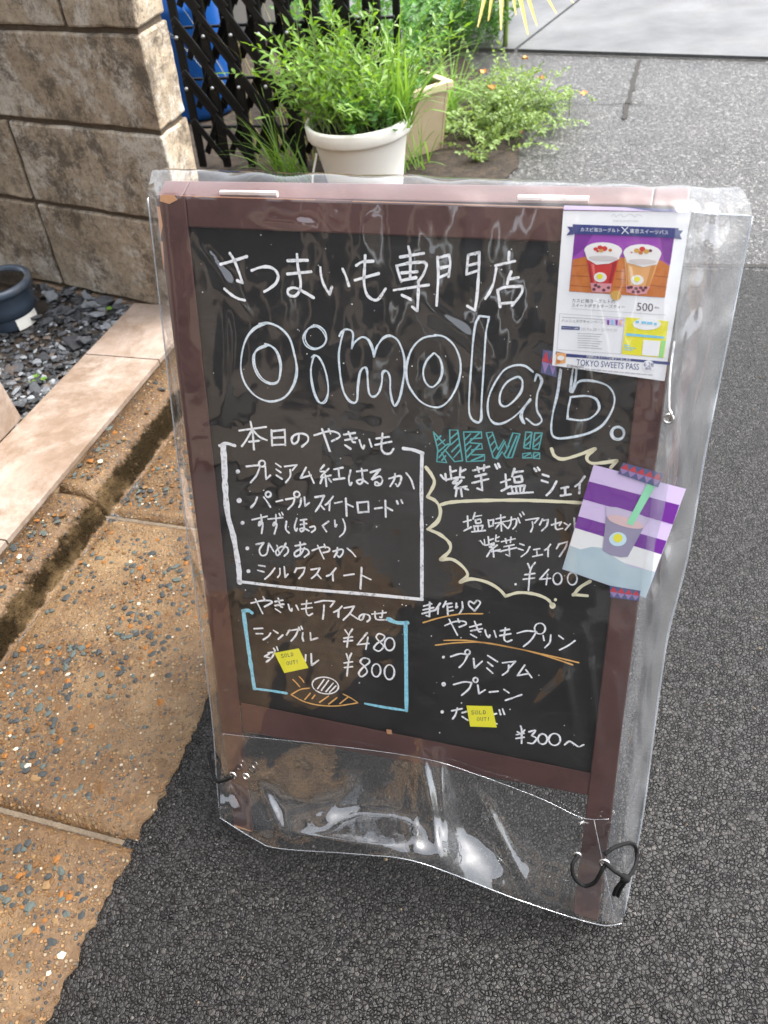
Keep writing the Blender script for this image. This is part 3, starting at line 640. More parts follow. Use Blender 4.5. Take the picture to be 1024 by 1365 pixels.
for x, y in ((148, 417), (52, 507), (62, 511), (47, 515)):
    b_ = gbed_point(x, y)+Vector((0, 0, .012)); lv, lf = [], []
    for k in range(4): add_leaf(lv, lf, b_, Vector((math.cos(k*1.6), math.sin(k*1.6), .35)), .010, .0095, 0, r1)
    tag(meshobj('sprout', lv, lf, M['leafA']), *(('lone tiny green sprout beside the tile ledge at the wall foot', 'plant') if x == 148 else ('tiny round leaved green sprout in a cluster among the slate chips', 'plant', 'sprouts in the gravel')))
for x, y, s in ((627, 170, .03), (690, 178, .016), (612, 198, .012)):
    lv, lf = [], []; add_leaf(lv, lf, G(x, y, .016), Vector((1, .4, .25)), s*1.6, s, .1, r1)
    tag(meshobj('dead_leaf', lv, lf, M['deadleaf']), {627: 'large curled brown dead leaf on soil left of the flowering weed', 690: 'small brown dead leaf at the asphalt edge', 612: 'tiny brown dead leaf on bare soil beside the trough planter'}[x], 'leaf', 'dead leaves on the soil')
# yellowing strap leaves hanging in from above
yb = G(672, -40, .30)
yl = empty('strap_plant', Vector((yb.x, yb.y, .006))); tag(yl, 'plant with long yellowing strap leaves drooping over the paving', 'plant')
bm = bmesh.new(); tube(bm, catmull([Vector((yb.x, yb.y, .006)), Vector((yb.x+.01, yb.y, .2)), yb], 5), .012, 8, .7); bmobj('stem', bm, M['stem'], yl, True)
for x, y in ((637, 36), (651, 28), (668, 40), (704, 46), (716, 34), (742, 18), (688, 20), (615, 10), (765, 4)):
    tip = G(x, y, .20); d = tip-yb; mid = yb+d*.5+Vector((0, 0, .07)); P_ = catmull([yb, mid, tip], 6); vv, ff = [], []; n_ = len(P_)
    sv = d.cross(Vector((0, 0, 1))).normalized()
    for i, p in enumerate(P_):
        w_ = .009*math.sin(math.pi*min(.98, (i+1)/(n_+.5)))**.7; vv += [p+sv*w_, p-Vector((0, 0, w_*.4)), p-sv*w_]
        if i: k = 3*i; ff += [(k-3, k-2, k+1, k), (k-2, k-1, k+2, k+1)]
    meshobj('leaf_blade', vv, ff, M['yellowleaf'], yl)

# ------------------------------------------------------------------ the A-frame chalkboard
YAW, LEAN = -.4057, .314
su = Vector((math.cos(YAW), math.sin(YAW), 0)); sb = Vector((-math.sin(YAW), math.cos(YAW), 0))
sv = sb*math.sin(LEAN)+Vector((0, 0, math.cos(LEAN))); sn = su.cross(sv)           # sn faces the viewer
SO = Vector((-.3327, .723, 0))*.82+Vector((0, 0, .006))
def BP(x, y, off=0.0):
    """photo pixel -> point on the board plane raised by off along its normal"""
    d = ray(x, y); o = SO+sn*off; t = (o-CAMP).dot(sn)/d.dot(sn); return CAMP+d*t
def pxm(x, y): return (BP(x, y)-CAMP).dot(fw)/FPX       # metres per pixel there
sign = empty('chalkboard_sign', SO+su*.246+sb*.1); tag(sign, 'brown wooden folding chalkboard sign covered with Japanese handwriting under clear vinyl', 'sign')
def slab(name, q, off0, off1, m, parent, bev=.0015):
    return hexobj(name, [BP(x, y, off0) for x, y in q], [BP(x, y, off1) for x, y in q], m, parent, bev, 2)
OTL, OTR, OBL, OBR = (207, 259), (917, 281), (313, 1103), (797, 1228)
ITL, ITR, IBL, IBR = (246, 302), (868, 327), (320, 937), (788, 1031)
def lerp2(a, b, t): return (a[0]+(b[0]-a[0])*t, a[1]+(b[1]-a[1])*t)
FT = -.022
LBi, RBi = (338, 1111), (765, 1217)
slab('stile', [OTL, (246.5, 260.3), LBi, OBL], FT, 0, M['wood'], sign)
slab('stile', [(876.5, 279.8), OTR, OBR, RBi], FT, 0, M['wood'], sign)
slab('top_rail', [(247.2, 260.3), (876, 279.7), (868.4, 328), (251.3, 302.8)], FT, -.0012, M['wood'], sign)
slab('bottom_rail', [(321, 936.5), (787.6, 1030.5), (784.4, 1060), (324.6, 975)], FT, -.0012, M['wood'], sign)
BOARD = slab('chalkboard', [(249.5, 300), (870, 325), (789, 1036), (319, 941)], -.012, -.006, M['board'], sign, 0)
# worn bare edges on the frame
for q in ([(214, 259.6), (232, 260.1), (237, 266), (226, 272), (213, 268)], [(209, 275), (213, 276), (217, 300), (214, 318)], [(214, 322), (217, 322), (219, 350), (218, 362)]):
    bm = bmesh.new(); bm.faces.new([bm.verts.new(BP(x, y, .0004)) for x, y in q]); bmobj('worn_edge', bm, M['rawwood'], sign)
for a, b in (((240, 260.4), (420, 265.9)), ((470, 267.5), (760, 276.4))):
    bm = bmesh.new(); P_ = [lerp2(a, b, i/24) for i in range(25)]; lo = [bm.verts.new(BP(x, y+.1, -.0002)) for x, y in P_]; hi = [bm.verts.new(BP(x, y+1.0+1.6*max(0, noise.noise(Vector((x*.07, y, 0)))), -.0002)) for x, y in P_]
    for i in range(24): bm.faces.new((lo[i], lo[i+1], hi[i+1], hi[i]))
    bmobj('worn_edge', bm, M['rawwood'], sign)
meshobj('worn_edge', [BP(x, y, -.0002) for x, y in ((515, 972), (522, 973), (523, 979), (516, 978))], [(0, 1, 2, 3)], M['rawwood'], sign)
meshobj('worn_edge', [BP(x, y, .0006) for x, y in ((312, 1099), (336, 1108), (337, 1110.5), (313, 1102.5))], [(0, 1, 2, 3)], M['rawwood'], sign)
# rear frame, mirrored about the hinge line
TLw = BP(*OTL, FT); TRw = BP(*OTR, FT); TLw.z = TRw.z = (TLw.z+TRw.z)/2
def RB(u, s, d=0.0):     # rear frame: u along the top, s down the rear panel, d thickness outwards
    o = TLw.lerp(TRw, u)+sb*.003; dn = sb*math.sin(LEAN)-Vector((0, 0, math.cos(LEAN))); nb = sb*math.cos(LEAN)+Vector((0, 0, math.sin(LEAN)))
    return o+dn*s+nb*d
RL = TLw.z/math.cos(LEAN)-.006; T2 = .022; sw = .056
for nm, u0, u1, s0, s1 in (('rear_stile', 0, sw, 0, RL), ('rear_stile', 1-sw, 1, 0, RL), ('rear_rail', sw+.001, 1-sw-.001, .0, .03), ('rear_rail', sw+.001, 1-sw-.001, .58, .61)):
    hexobj(nm, [RB(u0, s0), RB(u1, s0), RB(u1, s1), RB(u0, s1)], [RB(u0, s0, T2), RB(u1, s0, T2), RB(u1, s1, T2), RB(u0, s1, T2)], M['wood'], sign, .0015)
hexobj('rear_chalkboard', [RB(sw*.9, .031, .006), RB(1-sw*.9, .031, .006), RB(1-sw*.9, .579, .006), RB(sw*.9, .579, .006)], [RB(sw*.9, .031, .012), RB(1-sw*.9, .031, .012), RB(1-sw*.9, .579, .012), RB(sw*.9, .579, .012)], M['board'], sign)
for u in (.205, .78):        # hinges
    c = TLw.lerp(TRw, u)+sb*.0015+Vector((0, 0, .0045)); hl = .030
    bm = bmesh.new(); tube(bm, [c-su*hl, c-su*hl*.34], .0032, 8); tube(bm, [c-su*hl*.33, c+su*hl*.33], .0034, 8); tube(bm, [c+su*hl*.34, c+su*hl], .0032, 8)
    h_ = bmobj('hinge', bm, M['hinge'], sign, False)

# ------------------------------------------------------------------ handwriting (traced strokes lying on the board)
class Pen:
    def __init__(s, reg): s.x, s.y, w, s.s = reg
    def __call__(s, p): return (s.x+p[0]/s.s, s.y+p[1]/s.s)
ZT = -.0054
jr = random.Random(5)
def ribbon(bm, pts, wpx, z=ZT, sub=5, smooth=True):
    """pts in photo pixels -> flat marker stroke on the board"""
    P_ = catmull([Vector((p[0], p[1], 0)) for p in pts], sub) if smooth else [Vector((p[0], p[1], 0)) for p in pts]
    Q = []
    for p in P_:
        b = BP(p.x, p.y, z)
        if not Q or (b-Q[-1]).length > 1e-5: Q.append(b)
    if len(Q) < 2: return
    hw = wpx*.5*pxm(P_[0].x, P_[0].y); L_, R_ = [], []
    for i, p in enumerate(Q):
        t = (Q[min(i+1, len(Q)-1)]-Q[max(i-1, 0)]).normalized(); q = sn.cross(t); ww = hw*(1+.34*noise.noise(p*120)+.2*noise.noise(p*520))
        L_.append(bm.verts.new(p+q*ww)); R_.append(bm.verts.new(p-q*ww))
    for i in range(len(Q)-1): bm.faces.new((R_[i], R_[i+1], L_[i+1], L_[i]))
    for i, sg in ((0, -1), (len(Q)-1, 1)):       # round caps
        t = (Q[1]-Q[0] if i == 0 else Q[-1]-Q[-2]).normalized()*sg; q = sn.cross(t); c = Q[i]
        arc = [bm.verts.new(c+q*hw*math.cos(a)+t*hw*math.sin(a)) for a in (math.pi*k/6 for k in range(1, 6))]
        a_, b_ = (L_[i], R_[i]) if sg == 1 else (R_[i], L_[i])
        try: bm.faces.new([a_]+arc+[b_])
        except Exception: pass
def disc(bm, c, r, z=ZT, n=14, asp=1.0):
    bm.faces.new([bm.verts.new(BP(c[0]+r*math.cos(a), c[1]+r*asp*math.sin(a), z)) for a in (2*math.pi*k/n for k in range(n))])
def ell(c, rx, ry, n=12, tilt=0.0):
    o = []
    for k in range(n+1):
        a = 2*math.pi*k/n-1.3; x, y = rx*math.cos(a), ry*math.sin(a); o.append((c[0]+x*math.cos(tilt)-y*math.sin(tilt), c[1]+x*math.sin(tilt)+y*math.cos(tilt)))
    o[-1] = o[0]; return o
def write(label, reg, strokes, w, m, dots=(), rings=(), name='lettering', twice=False, zz=0.0):
    pen = Pen(reg); bm = bmesh.new()
    for s in strokes:
        ww = w
        if isinstance(s, tuple) and isinstance(s[0], (int, float)) and isinstance(s[1], list): ww, s = s
        ribbon(bm, [pen(p) for p in s], ww, ZT+zz)
        if twice:
            dx, dy = jr.uniform(-1.6, 1.6), jr.uniform(-1.6, 1.6)
            ribbon(bm, [(pen(p)[0]+dx+jr.uniform(-.5, .5)+(1.1 if i % 5 < 2 else -.6), pen(p)[1]+dy+jr.uniform(-.5, .5)) for i, p in enumerate(s)], ww*.8, ZT+zz+.00012)
    for x, y, r in dots: c = pen((x, y)); disc(bm, c, r/pen.s, ZT+zz)
    for x, y, r in rings: ribbon(bm, [pen(p) for p in ell((x, y), r, r)], w, ZT+zz)
    for f in bm.faces:
        f.normal_update()
        if f.normal.dot(sn) < 0: f.normal_flip()
    me = bpy.data.meshes.new(name); bm.to_mesh(me); bm.free(); o = link(name, me, m, BOARD); o['label'] = label; return o
R1 = (280, 320, 0, 4.267); R2 = (500, 320, 0, 4.267); R3 = (310, 410, 0, 3.938); R4 = (560, 410, 0, 3.531)
R5 = (280, 550, 0, 3.413); R6 = (280, 670, 0, 3.413); R7 = (310, 780, 0, 4.096); R8 = (540, 780, 0, 3.938); R10 = (560, 560, 0, 3.793)
write('white hiragana part of the title line', R1, [
 [(60,138),(135,117),(210,93)], [(113,75),(135,110),(160,170),(185,243)], [(185,243),(155,230)], [(83,278),(120,310),(160,333),(197,342)],
 [(238,173),(280,157),(330,152),(370,170),(388,205),(375,245),(340,275),(310,293)],
 [(442,117),(555,115)], [(440,193),(575,180)], [(495,82),(500,150),(515,230),(512,280),(490,315),(460,318),(442,300),(450,278),(485,272),(530,293),(590,328)],
 [(628,157),(632,200),(648,255),(680,308)], [(680,308),(693,268)], [(755,165),(775,210),(790,260)],
 [(883,88),(880,150),(876,230),(885,290),(905,325),(940,342),(965,328),(998,278)], [(832,145),(865,125),(928,120)], [(825,228),(960,190)]], 3.9, M['paint'])
write('white kanji part of the title line', R2, [
 [(143,97),(277,75)], [(190,38),(200,90),(200,215)], [(122,147),(135,190),(148,235)], [(122,147),(200,130),(280,125)], [(280,125),(293,145),(275,195),(245,240)], [(150,187),(240,180)], [(150,230),(235,213)], [(108,285),(305,255)], [(248,230),(245,330),(240,402)], [(240,402),(212,380)], [(153,313),(205,338)],
 [(355,97),(360,200),(350,372)], [(355,103),(420,85)], [(420,85),(428,130),(418,208)], [(365,160),(425,147)], [(367,212),(420,190)], [(530,85),(525,140),(520,195)], [(530,85),(593,70)], [(593,70),(590,180),(580,320),(568,400)], [(568,400),(525,375)], [(530,145),(588,130)], [(520,195),(590,172)],
 [(763,68),(760,112)], [(685,145),(795,120)], [(690,160),(675,240),(655,290),(628,333)], [(775,180),(760,215),(752,250)], [(762,222),(815,213)], [(697,285),(705,335),(712,380)], [(697,285),(740,268),(835,262)], [(835,262),(838,290),(815,330),(780,372)], [(712,362),(785,355)]], 3.7, M['paint'])
write('white outlined bubble letters o i m', R3, [
 [(175,78),(110,110),(70,170),(48,250),(45,330),(65,400),(110,455),(165,485),(220,490),(280,465),(320,400),(335,320),(325,240),(300,160),(250,105),(190,80),(140,85)],
 [(180,195),(135,215),(115,250),(120,310),(150,365),(195,395),(235,390),(252,350),(255,290),(235,230),(200,200),(170,190)],
 [(440,95),(400,110),(380,150),(395,195),(435,215),(475,200),(493,165),(485,125),(455,98),(425,92)],
 [(425,258),(412,330),(425,420),(455,495),(490,495),(503,430),(490,340),(465,275),(440,252),(422,262)],
 [(560,150),(575,125),(605,115),(633,135),(627,215)], [(627,215),(640,185),(680,155),(715,170),(738,215),(742,258)], [(742,258),(755,210),(790,165),(830,150),(870,175),(895,240),(903,310),(895,400),(878,480),(855,518),(838,495),(828,440),(828,370),(812,335),(790,345),(782,400),(765,450),(740,470),(718,450),(712,390),(705,335),(692,315),(672,340),(660,420),(655,485),(635,502),(605,485),(580,430),(565,340),(560,240),(575,150),(585,120)]], 2.3, M['bluepaint'], twice=True)
write('white outlined bubble letters o l a b', R4, [
 [(80,130),(10,145),(-40,200),(-63,290),(-50,370),(0,440),(60,468),(110,460),(155,410),(185,340),(190,260),(165,185),(120,140),(70,128)],
 [(62,215),(30,250),(15,300),(25,350),(55,375),(85,350),(103,300),(95,245),(70,215)],
 [(278,40),(255,100),(240,300),(230,460),(240,520),(270,543),(285,525),(290,440),(300,280),(310,130),(322,55)], [(322,45),(278,40)],
 [(530,300),(490,272),(440,272),(390,300),(340,380),(318,450),(325,515),(360,545),(410,535),(465,495),(520,430)], [(520,430),(492,470),(480,510),(492,546)], [(500,522),(540,552),(573,530),(550,480),(552,410),(570,345),(550,312),(540,345)],
 [(460,325),(410,350),(380,400),(378,450),(405,465),(445,435),(475,390),(482,345),(460,325)],
 [(660,290),(645,400),(625,500),(618,580),(640,612),(700,610),(790,590),(860,550),(905,480),(915,420),(885,370),(820,345),(750,345),(720,395)], [(705,395),(712,340),(720,290)], [(735,292),(728,350),(712,398)],
 [(710,420),(697,480),(697,522)], [(697,522),(760,530),(810,515),(845,475),(830,430),(780,415),(710,420)]], 2.3, M['bluepaint'], rings=[(930,592,32), (932,590,27)], twice=True)
teal = [[(68,60),(130,130),(152,118)], [(152,118),(150,50),(190,50),(215,205)], [(215,205),(175,210),(125,150)], [(110,165),(135,215)], [(135,215),(85,210),(90,150),(68,60)],
 [(220,60),(310,60)], [(310,60),(312,90),(255,95),(255,115)], [(255,115),(312,120),(315,145)], [(315,145),(260,150),(262,175),(328,175),(325,205)], [(325,205),(235,210),(220,60)],
 [(335,65),(365,60),(395,150)], [(395,150),(425,100),(440,145)], [(440,145),(470,65),(505,70)], [(505,70),(465,190),(435,190)], [(435,190),(415,160),(390,195)], [(390,195),(370,190),(335,65)],
 [(535,60),(565,62)], [(565,62),(555,145)], [(555,145),(525,140)], [(525,140),(535,60)], [(580,65),(618,65)], [(618,65),(600,148)], [(600,148),(570,145)], [(570,145),(580,65)],
 [(520,170),(560,165),(565,190),(518,192),(520,170)], [(575,165),(605,165),(605,195),(572,192),(575,165)],
 [(85,100),(105,80)],[(88,130),(125,100)],[(92,160),(140,120)],[(95,190),(150,125)],[(110,205),(130,180)],[(152,95),(188,65)],[(155,125),(195,90)],[(160,160),(200,120)],[(170,190),(205,150)],
 [(225,100),(255,70)],[(228,130),(300,65)],[(232,160),(258,130)],[(236,190),(300,125)],[(260,205),(320,180)],[(345,95),(365,75)],[(355,130),(378,105)],[(365,165),(390,130)],[(385,190),(430,110)],[(425,175),(450,130)],[(445,185),(490,80)],
 [(535,100),(560,75)],[(532,130),(560,105)],[(580,105),(612,75)],[(576,135),(608,110)],[(522,188),(555,170)],[(576,188),(602,170)]]
pen = Pen(R10); bm = bmesh.new()
for s in teal: ribbon(bm, [pen(p) for p in s], 1.9, ZT, smooth=False)
o = bmobj('lettering', bm, M['teal'], BOARD); o['label'] = 'teal hatched block letters spelling NEW'
write('cream jagged speech bubble outline', R10, [
 [(30,238),(60,280),(72,320),(38,388)], [(38,388),(80,410),(103,455),(90,510),(40,552)], [(40,552),(100,578),(148,620),(150,660),(104,705)], [(104,705),(165,705),(220,745),(240,785),(203,820)], [(203,820),(260,803),(340,820),(400,855),(432,890)], [(432,890),(500,872),(580,880),(640,903),(668,932)],
 [(105,428),(160,415),(300,407),(500,405),(700,412),(815,418)], [(665,145),(680,180),(720,197),(790,180),(885,145)], [(885,145),(850,175),(845,200),(870,218),(930,215),(995,205)], [(995,205),(965,240)], [(860,815),(810,845),(775,885)], [(775,882),(845,888)]], 4.6, M['cream'], dots=[(670,938,16), (685,908,8)], name='bubble_outline')
write('white handwritten sweet potato shake lines and price', R10, [
 [(152,235),(158,290)], [(158,262),(182,255)], [(128,272),(132,305)], [(105,278),(130,300),(195,290)], [(205,240),(203,285),(222,290)], [(203,262),(230,250)], [(190,300),(165,318),(195,318)], [(210,305),(175,345),(235,335)], [(205,340),(212,385)], [(185,355),(180,385)], [(225,345),(243,352)],
 [(268,255),(350,235)], [(290,238),(298,262)], [(325,228),(322,255)], [(280,285),(335,272)], [(265,318),(345,298)], [(308,280),(315,355)], [(315,355),(290,345)], [(380,225),(390,245)], [(395,220),(403,238)],
 [(410,315),(455,300)], [(432,275),(438,345)], [(412,358),(455,335)], [(478,245),(465,285)], [(470,265),(520,258)], [(475,290),(480,315)], [(480,315),(515,310),(512,282)], [(512,282),(475,290)], [(462,335),(470,370)], [(465,338),(530,330)], [(530,330),(522,365)], [(485,338),(488,365)], [(507,335),(506,365)], [(445,372),(570,365)], [(578,245),(588,258)], [(595,240),(604,253)],
 [(620,275),(650,285)], [(615,305),(645,315)], [(640,380),(665,355),(690,310)], [(715,345),(750,338)], [(733,342),(735,378)], [(712,382),(762,375)], [(832,285),(810,315),(785,335)], [(808,318),(805,370)]], 3.1, M['paint'])
write('small white handwritten salt accent lines', R10, [
 [(220,515),(258,505)], [(240,485),(243,545)], [(222,560),(260,540)], [(278,468),(268,500)], [(272,488),(310,482)], [(280,505),(283,522)], [(283,522),(308,518),(305,500)], [(305,500),(280,505)], [(272,535),(278,560)], [(275,537),(318,532)], [(318,532),(312,558)], [(292,535),(294,558)], [(262,565),(330,558)],
 [(345,505),(350,540)], [(345,508),(372,503)], [(372,503),(368,535)], [(350,538),(370,533)], [(385,500),(430,490)], [(380,522),(440,510)], [(408,480),(412,560)], [(405,520),(382,548)], [(415,520),(440,545)],
 [(445,510),(485,500),(485,530),(470,550)], [(462,490),(458,525),(445,548)], [(495,495),(505,520)], [(505,475),(512,488)], [(518,465),(526,478)], [(535,505),(600,495)], [(600,495),(580,520)], [(568,515),(570,540),(560,565)],
 [(620,500),(605,530)], [(620,508),(648,503)], [(648,503),(640,535),(615,560)], [(665,530),(715,515)], [(715,515),(705,532)], [(685,500),(688,550),(720,548)], [(730,520),(745,530)], [(735,555),(760,525)], [(780,495),(782,550)], [(782,520),(800,530)],
 [(345,590),(348,625)], [(348,608),(370,600)], [(325,605),(328,632)], [(305,610),(328,632),(375,622)], [(385,582),(383,610),(398,612)], [(383,598),(400,590)], [(375,630),(350,642),(372,645)], [(390,632),(352,665),(405,655)], [(370,655),(373,692)], [(350,670),(338,690)], [(385,660),(410,665)],
 [(412,615),(480,600)], [(432,600),(437,622)], [(460,592),(457,618)], [(425,640),(475,630)], [(412,662),(488,645)], [(450,635),(453,688)], [(453,688),(435,680)], [(505,625),(525,632)], [(497,650),(520,657)], [(512,690),(540,668),(555,640)], [(575,655),(605,650)], [(590,652),(592,685)], [(570,690),(618,680)], [(660,628),(645,648),(630,658)], [(648,648),(647,690)], [(705,625),(690,650)], [(700,628),(745,615)], [(745,615),(735,645),(705,690)],
 [(545,725),(558,755)], [(582,720),(558,760),(548,860)], [(530,782),(580,775)], [(522,805),(578,798)], [(650,755),(605,805)], [(605,805),(660,800)], [(645,780),(638,832)], ell((695,802), 22, 29), ell((770,802), 24, 31)], 2.3, M['paint'], dots=[(483,830,6)])
write('white bracket box around the variety list', R5, [
 (5, [(45,150),(75,140),(112,150)]), (8.5, [(60,150),(66,250),(70,350),(82,470),(106,560),(130,700),(134,772)]), (5, [(880,163),(925,170),(968,185)]), (5, [(965,185),(962,330),(964,560),(964,848)]), (4.6, [(128,768),(400,800),(700,825),(965,850)])], 4, M['paint'], name='bracket')
write('white heading of the variety list', R5, [
 [(133,82),(255,65)], [(185,42),(195,100),(200,168)], [(190,80),(165,125),(145,153)], [(195,80),(225,110),(258,125)], [(178,133),(222,128)], [(280,80),(283,150)], [(280,85),(340,78)], [(340,78),(343,148)], [(285,115),(340,112)], [(285,147),(343,145)],
 [(405,100),(400,130),(380,142),(372,120),(385,102),(415,95),(443,105),(445,130),(418,155)], [(475,103),(540,85),(580,92),(590,110),(555,130)], [(510,75),(545,175)], [(540,75),(548,95)], [(610,100),(660,92)], [(615,125),(668,115)], [(630,88),(648,130),(660,135)], [(615,148),(640,165)], [(680,125),(688,150),(697,165),(702,150)], [(725,122),(735,155)], [(785,95),(780,160),(795,185),(820,185),(835,165)], [(757,118),(815,110)], [(752,147),(825,132)]], 3.0, M['paint'])
write('white variety list lines one and two', R5, [
 [(165,245),(215,240),(228,245)], [(228,245),(212,285),(185,318)], [(252,245),(255,303)], [(255,303),(275,285)], [(300,232),(322,247)], [(302,258),(322,272)], [(302,285),(328,302)], [(340,245),(395,238)], [(395,238),(375,262)], [(365,260),(365,290),(345,318)], [(437,250),(412,298)], [(412,298),(460,285)], [(450,270),(473,320)],
 [(520,238),(500,265),(525,268)], [(540,255),(505,295),(550,285)], [(525,285),(530,335)], [(510,300),(502,322)], [(540,300),(552,315)], [(565,258),(605,250)], [(585,255),(588,298)], [(562,305),(612,298)], [(640,262),(632,300),(637,330),(645,318)], [(668,268),(715,262)], [(690,255),(695,310),(680,325),(668,312),(690,305),(718,322)],
 [(730,272),(775,258)], [(775,258),(735,305),(770,290),(785,305),(775,328),(752,330),(755,315),(772,325)], [(815,300),(865,288),(868,310),(855,335),(845,325)], [(842,278),(838,305),(820,335)], [(893,275),(915,305),(928,345)],
 [(215,385),(205,410),(187,432)], [(245,385),(260,405),(275,430)], [(302,405),(330,398)], [(345,395),(385,388)], [(385,388),(378,415),(355,440)], [(415,390),(412,415),(405,430)], [(430,385),(433,425)], [(433,425),(452,410)], [(478,385),(520,378)], [(520,378),(500,420),(480,450)], [(502,420),(520,440)], [(560,382),(540,408),(525,420)], [(545,408),(543,445)], [(568,412),(600,405)], [(618,390),(622,470)], [(622,415),(650,428)],
 [(670,408),(675,455)], [(670,410),(720,405)], [(720,405),(722,452)], [(675,455),(722,450)], [(750,437),(785,432)], [(798,400),(800,475)], [(800,430),(830,445)], [(850,402),(855,415)], [(870,398),(876,412)]], 2.7, M['paint'], dots=[(127,268,10), (133,400,12)], rings=[(237,232,14), (265,372,12), (395,372,13)])
write('white variety list lines three to five', R6, [
 [(192,78),(260,62)], [(232,55),(235,90),(222,105),(226,88),(240,95),(235,140)], [(265,75),(330,68)], [(300,55),(300,90),(288,105),(293,90),(304,100),(293,142)], [(315,50),(320,60)],[(327,45),(332,55)], [(348,85),(345,120),(360,138)], [(395,72),(385,110),(392,130),(397,118)], [(412,80),(440,76)], [(412,100),(440,95)], [(427,80),(428,120),(415,132),(410,120),(428,117),(450,128)], [(455,112),(475,108),(478,122),(462,135)], [(540,85),(512,105)], [(512,105),(530,132)], [(568,80),(570,110),(577,100)], [(605,75),(615,105),(610,135),(590,155)],
 [(210,190),(245,182)], [(245,182),(225,215),(235,240),(258,232),(268,185)], [(268,185),(280,205),(290,222)], [(305,195),(318,235)], [(345,185),(330,215),(308,240),(300,222),(325,200),(352,205),(355,225),(338,243)], [(388,197),(435,188)], [(410,180),(412,225),(408,240)], [(430,205),(415,232),(390,245),(385,228),(410,212),(440,212),(450,230),(430,248)], [(465,218),(510,202),(540,205),(542,220),(515,228)], [(490,195),(518,255)], [(520,190),(525,205)], [(560,222),(600,212),(605,228),(590,248),(580,240)], [(580,205),(578,225),(565,248)], [(625,208),(645,225),(662,245)],
 [(222,285),(250,290)], [(218,308),(245,315)], [(250,348),(275,325),(295,298)], [(318,300),(318,325),(308,340)], [(338,292),(342,340)], [(342,340),(355,325)], [(395,298),(385,318)], [(392,300),(432,295)], [(432,295),(425,320),(405,345)], [(460,305),(500,298)], [(500,298),(485,325),(462,345)], [(487,325),(505,345)], [(573,298),(550,325),(530,335)], [(558,320),(560,355)], [(610,332),(655,325)], [(690,295),(685,392)], [(690,330),(732,350)]], 2.5, M['paint'], dots=[(148,92,9), (170,208,9), (175,312,9)])
write('light blue bracket around the ice cream prices', R7, [
 (6, [(105,150),(85,138),(58,142)]), (6, [(60,145),(75,260),(95,400),(120,565)]), (4, [(118,565),(200,575),(295,590)]), (6, [(850,185),(900,205),(955,205)]), (5.5, [(945,205),(948,400),(950,685)]), (3.6, [(725,647),(820,665),(950,685)])], 4, M['cyan'], name='bracket')
write('white ice cream heading and prices', R7, [
 [(102,98),(160,85),(205,85),(215,95),(175,118)], [(125,75),(165,155)], [(168,65),(178,85)], [(232,90),(275,82)], [(232,112),(280,103)], [(250,72),(262,115),(272,120)], [(235,130),(262,148)], [(305,105),(312,130),(322,142),(325,128)], [(348,110),(360,135)], [(405,85),(402,140),(415,165),(437,155)], [(378,105),(430,98)], [(378,130),(435,122)], [(450,95),(500,85),(558,88)], [(558,88),(535,118)], [(500,110),(498,150),(493,185)], [(598,115),(578,135),(553,148)], [(580,135),(578,175)], [(610,125),(665,115)], [(665,115),(640,155),(605,190)], [(640,155),(685,185)],
 [(720,160),(710,185),(695,190),(693,172),(715,158),(745,165),(750,185),(735,200)], [(762,158),(838,150)], [(820,140),(815,175),(805,175)], [(778,145),(785,185),(838,190)],
 [(118,238),(165,235)], [(130,265),(165,265)], [(168,298),(195,280),(208,262)], [(225,248),(248,262)], [(250,295),(275,272)], [(312,245),(295,272)], [(305,250),(360,240)], [(360,240),(345,275),(320,305)], [(362,230),(368,245)],[(375,225),(381,240)], [(385,260),(382,285),(387,305)], [(425,260),(428,300)], [(428,300),(465,288)],
 [(200,375),(175,390)], [(195,370),(230,365)], [(230,365),(215,395),(185,420)], [(185,392),(210,398)], [(225,345),(232,358)], [(242,338),(248,355)], [(400,380),(398,415)], [(430,375),(432,438)], [(432,438),(470,410)],
 [(615,245),(632,270)], [(655,240),(635,275),(625,338)], [(608,290),(655,282)], [(608,308),(655,302)], [(735,260),(682,325)], [(682,325),(745,318)], [(740,285),(728,350)], [(830,278),(800,265),(785,285),(805,310),(825,335),(800,360),(772,345),(790,318),(820,300),(830,278)], ell((858,322), 27, 35),
 [(622,375),(632,405)], [(650,372),(635,410),(625,495)], [(610,425),(655,418)], [(612,450),(655,445)], [(745,405),(715,398),(698,420),(722,445),(735,475),(705,500),(690,480),(712,450),(745,425),(745,405)], ell((785,465), 24, 35), ell((857,475), 27, 40)], 2.5, M['paint'])
write('white ice cream scoop doodle', R7, [ell((507,548), 72, 45, 14, .15), [(465,565),(500,515)], [(485,575),(525,520)], [(510,582),(550,535)], [(530,585),(565,550)]], 2.0, M['paint'], name='doodle')
write('orange sweet potato doodle with steam', R7, [[(320,598),(370,570),(420,562)], [(320,598),(390,635),(470,655),(560,660),(640,650),(685,642)], [(605,595),(650,618),(685,642)], [(395,625),(425,590)], [(435,620),(450,600)],[(475,640),(525,605)], [(525,650),(570,615)], [(585,648),(630,612)], [(330,515),(350,535),(367,555)], [(365,500),(380,515),(390,530)]], 1.8, M['orange'], name='doodle')
write('orange underlines below the pudding heading', R8, [[(95,197),(180,172),(290,152),(407,150)], [(160,315),(280,302),(420,302),(600,335),(780,375),(912,407)], [(205,290),(320,290),(450,308),(620,340),(760,378),(880,418)]], 2.0, M['orange'], name='underline')
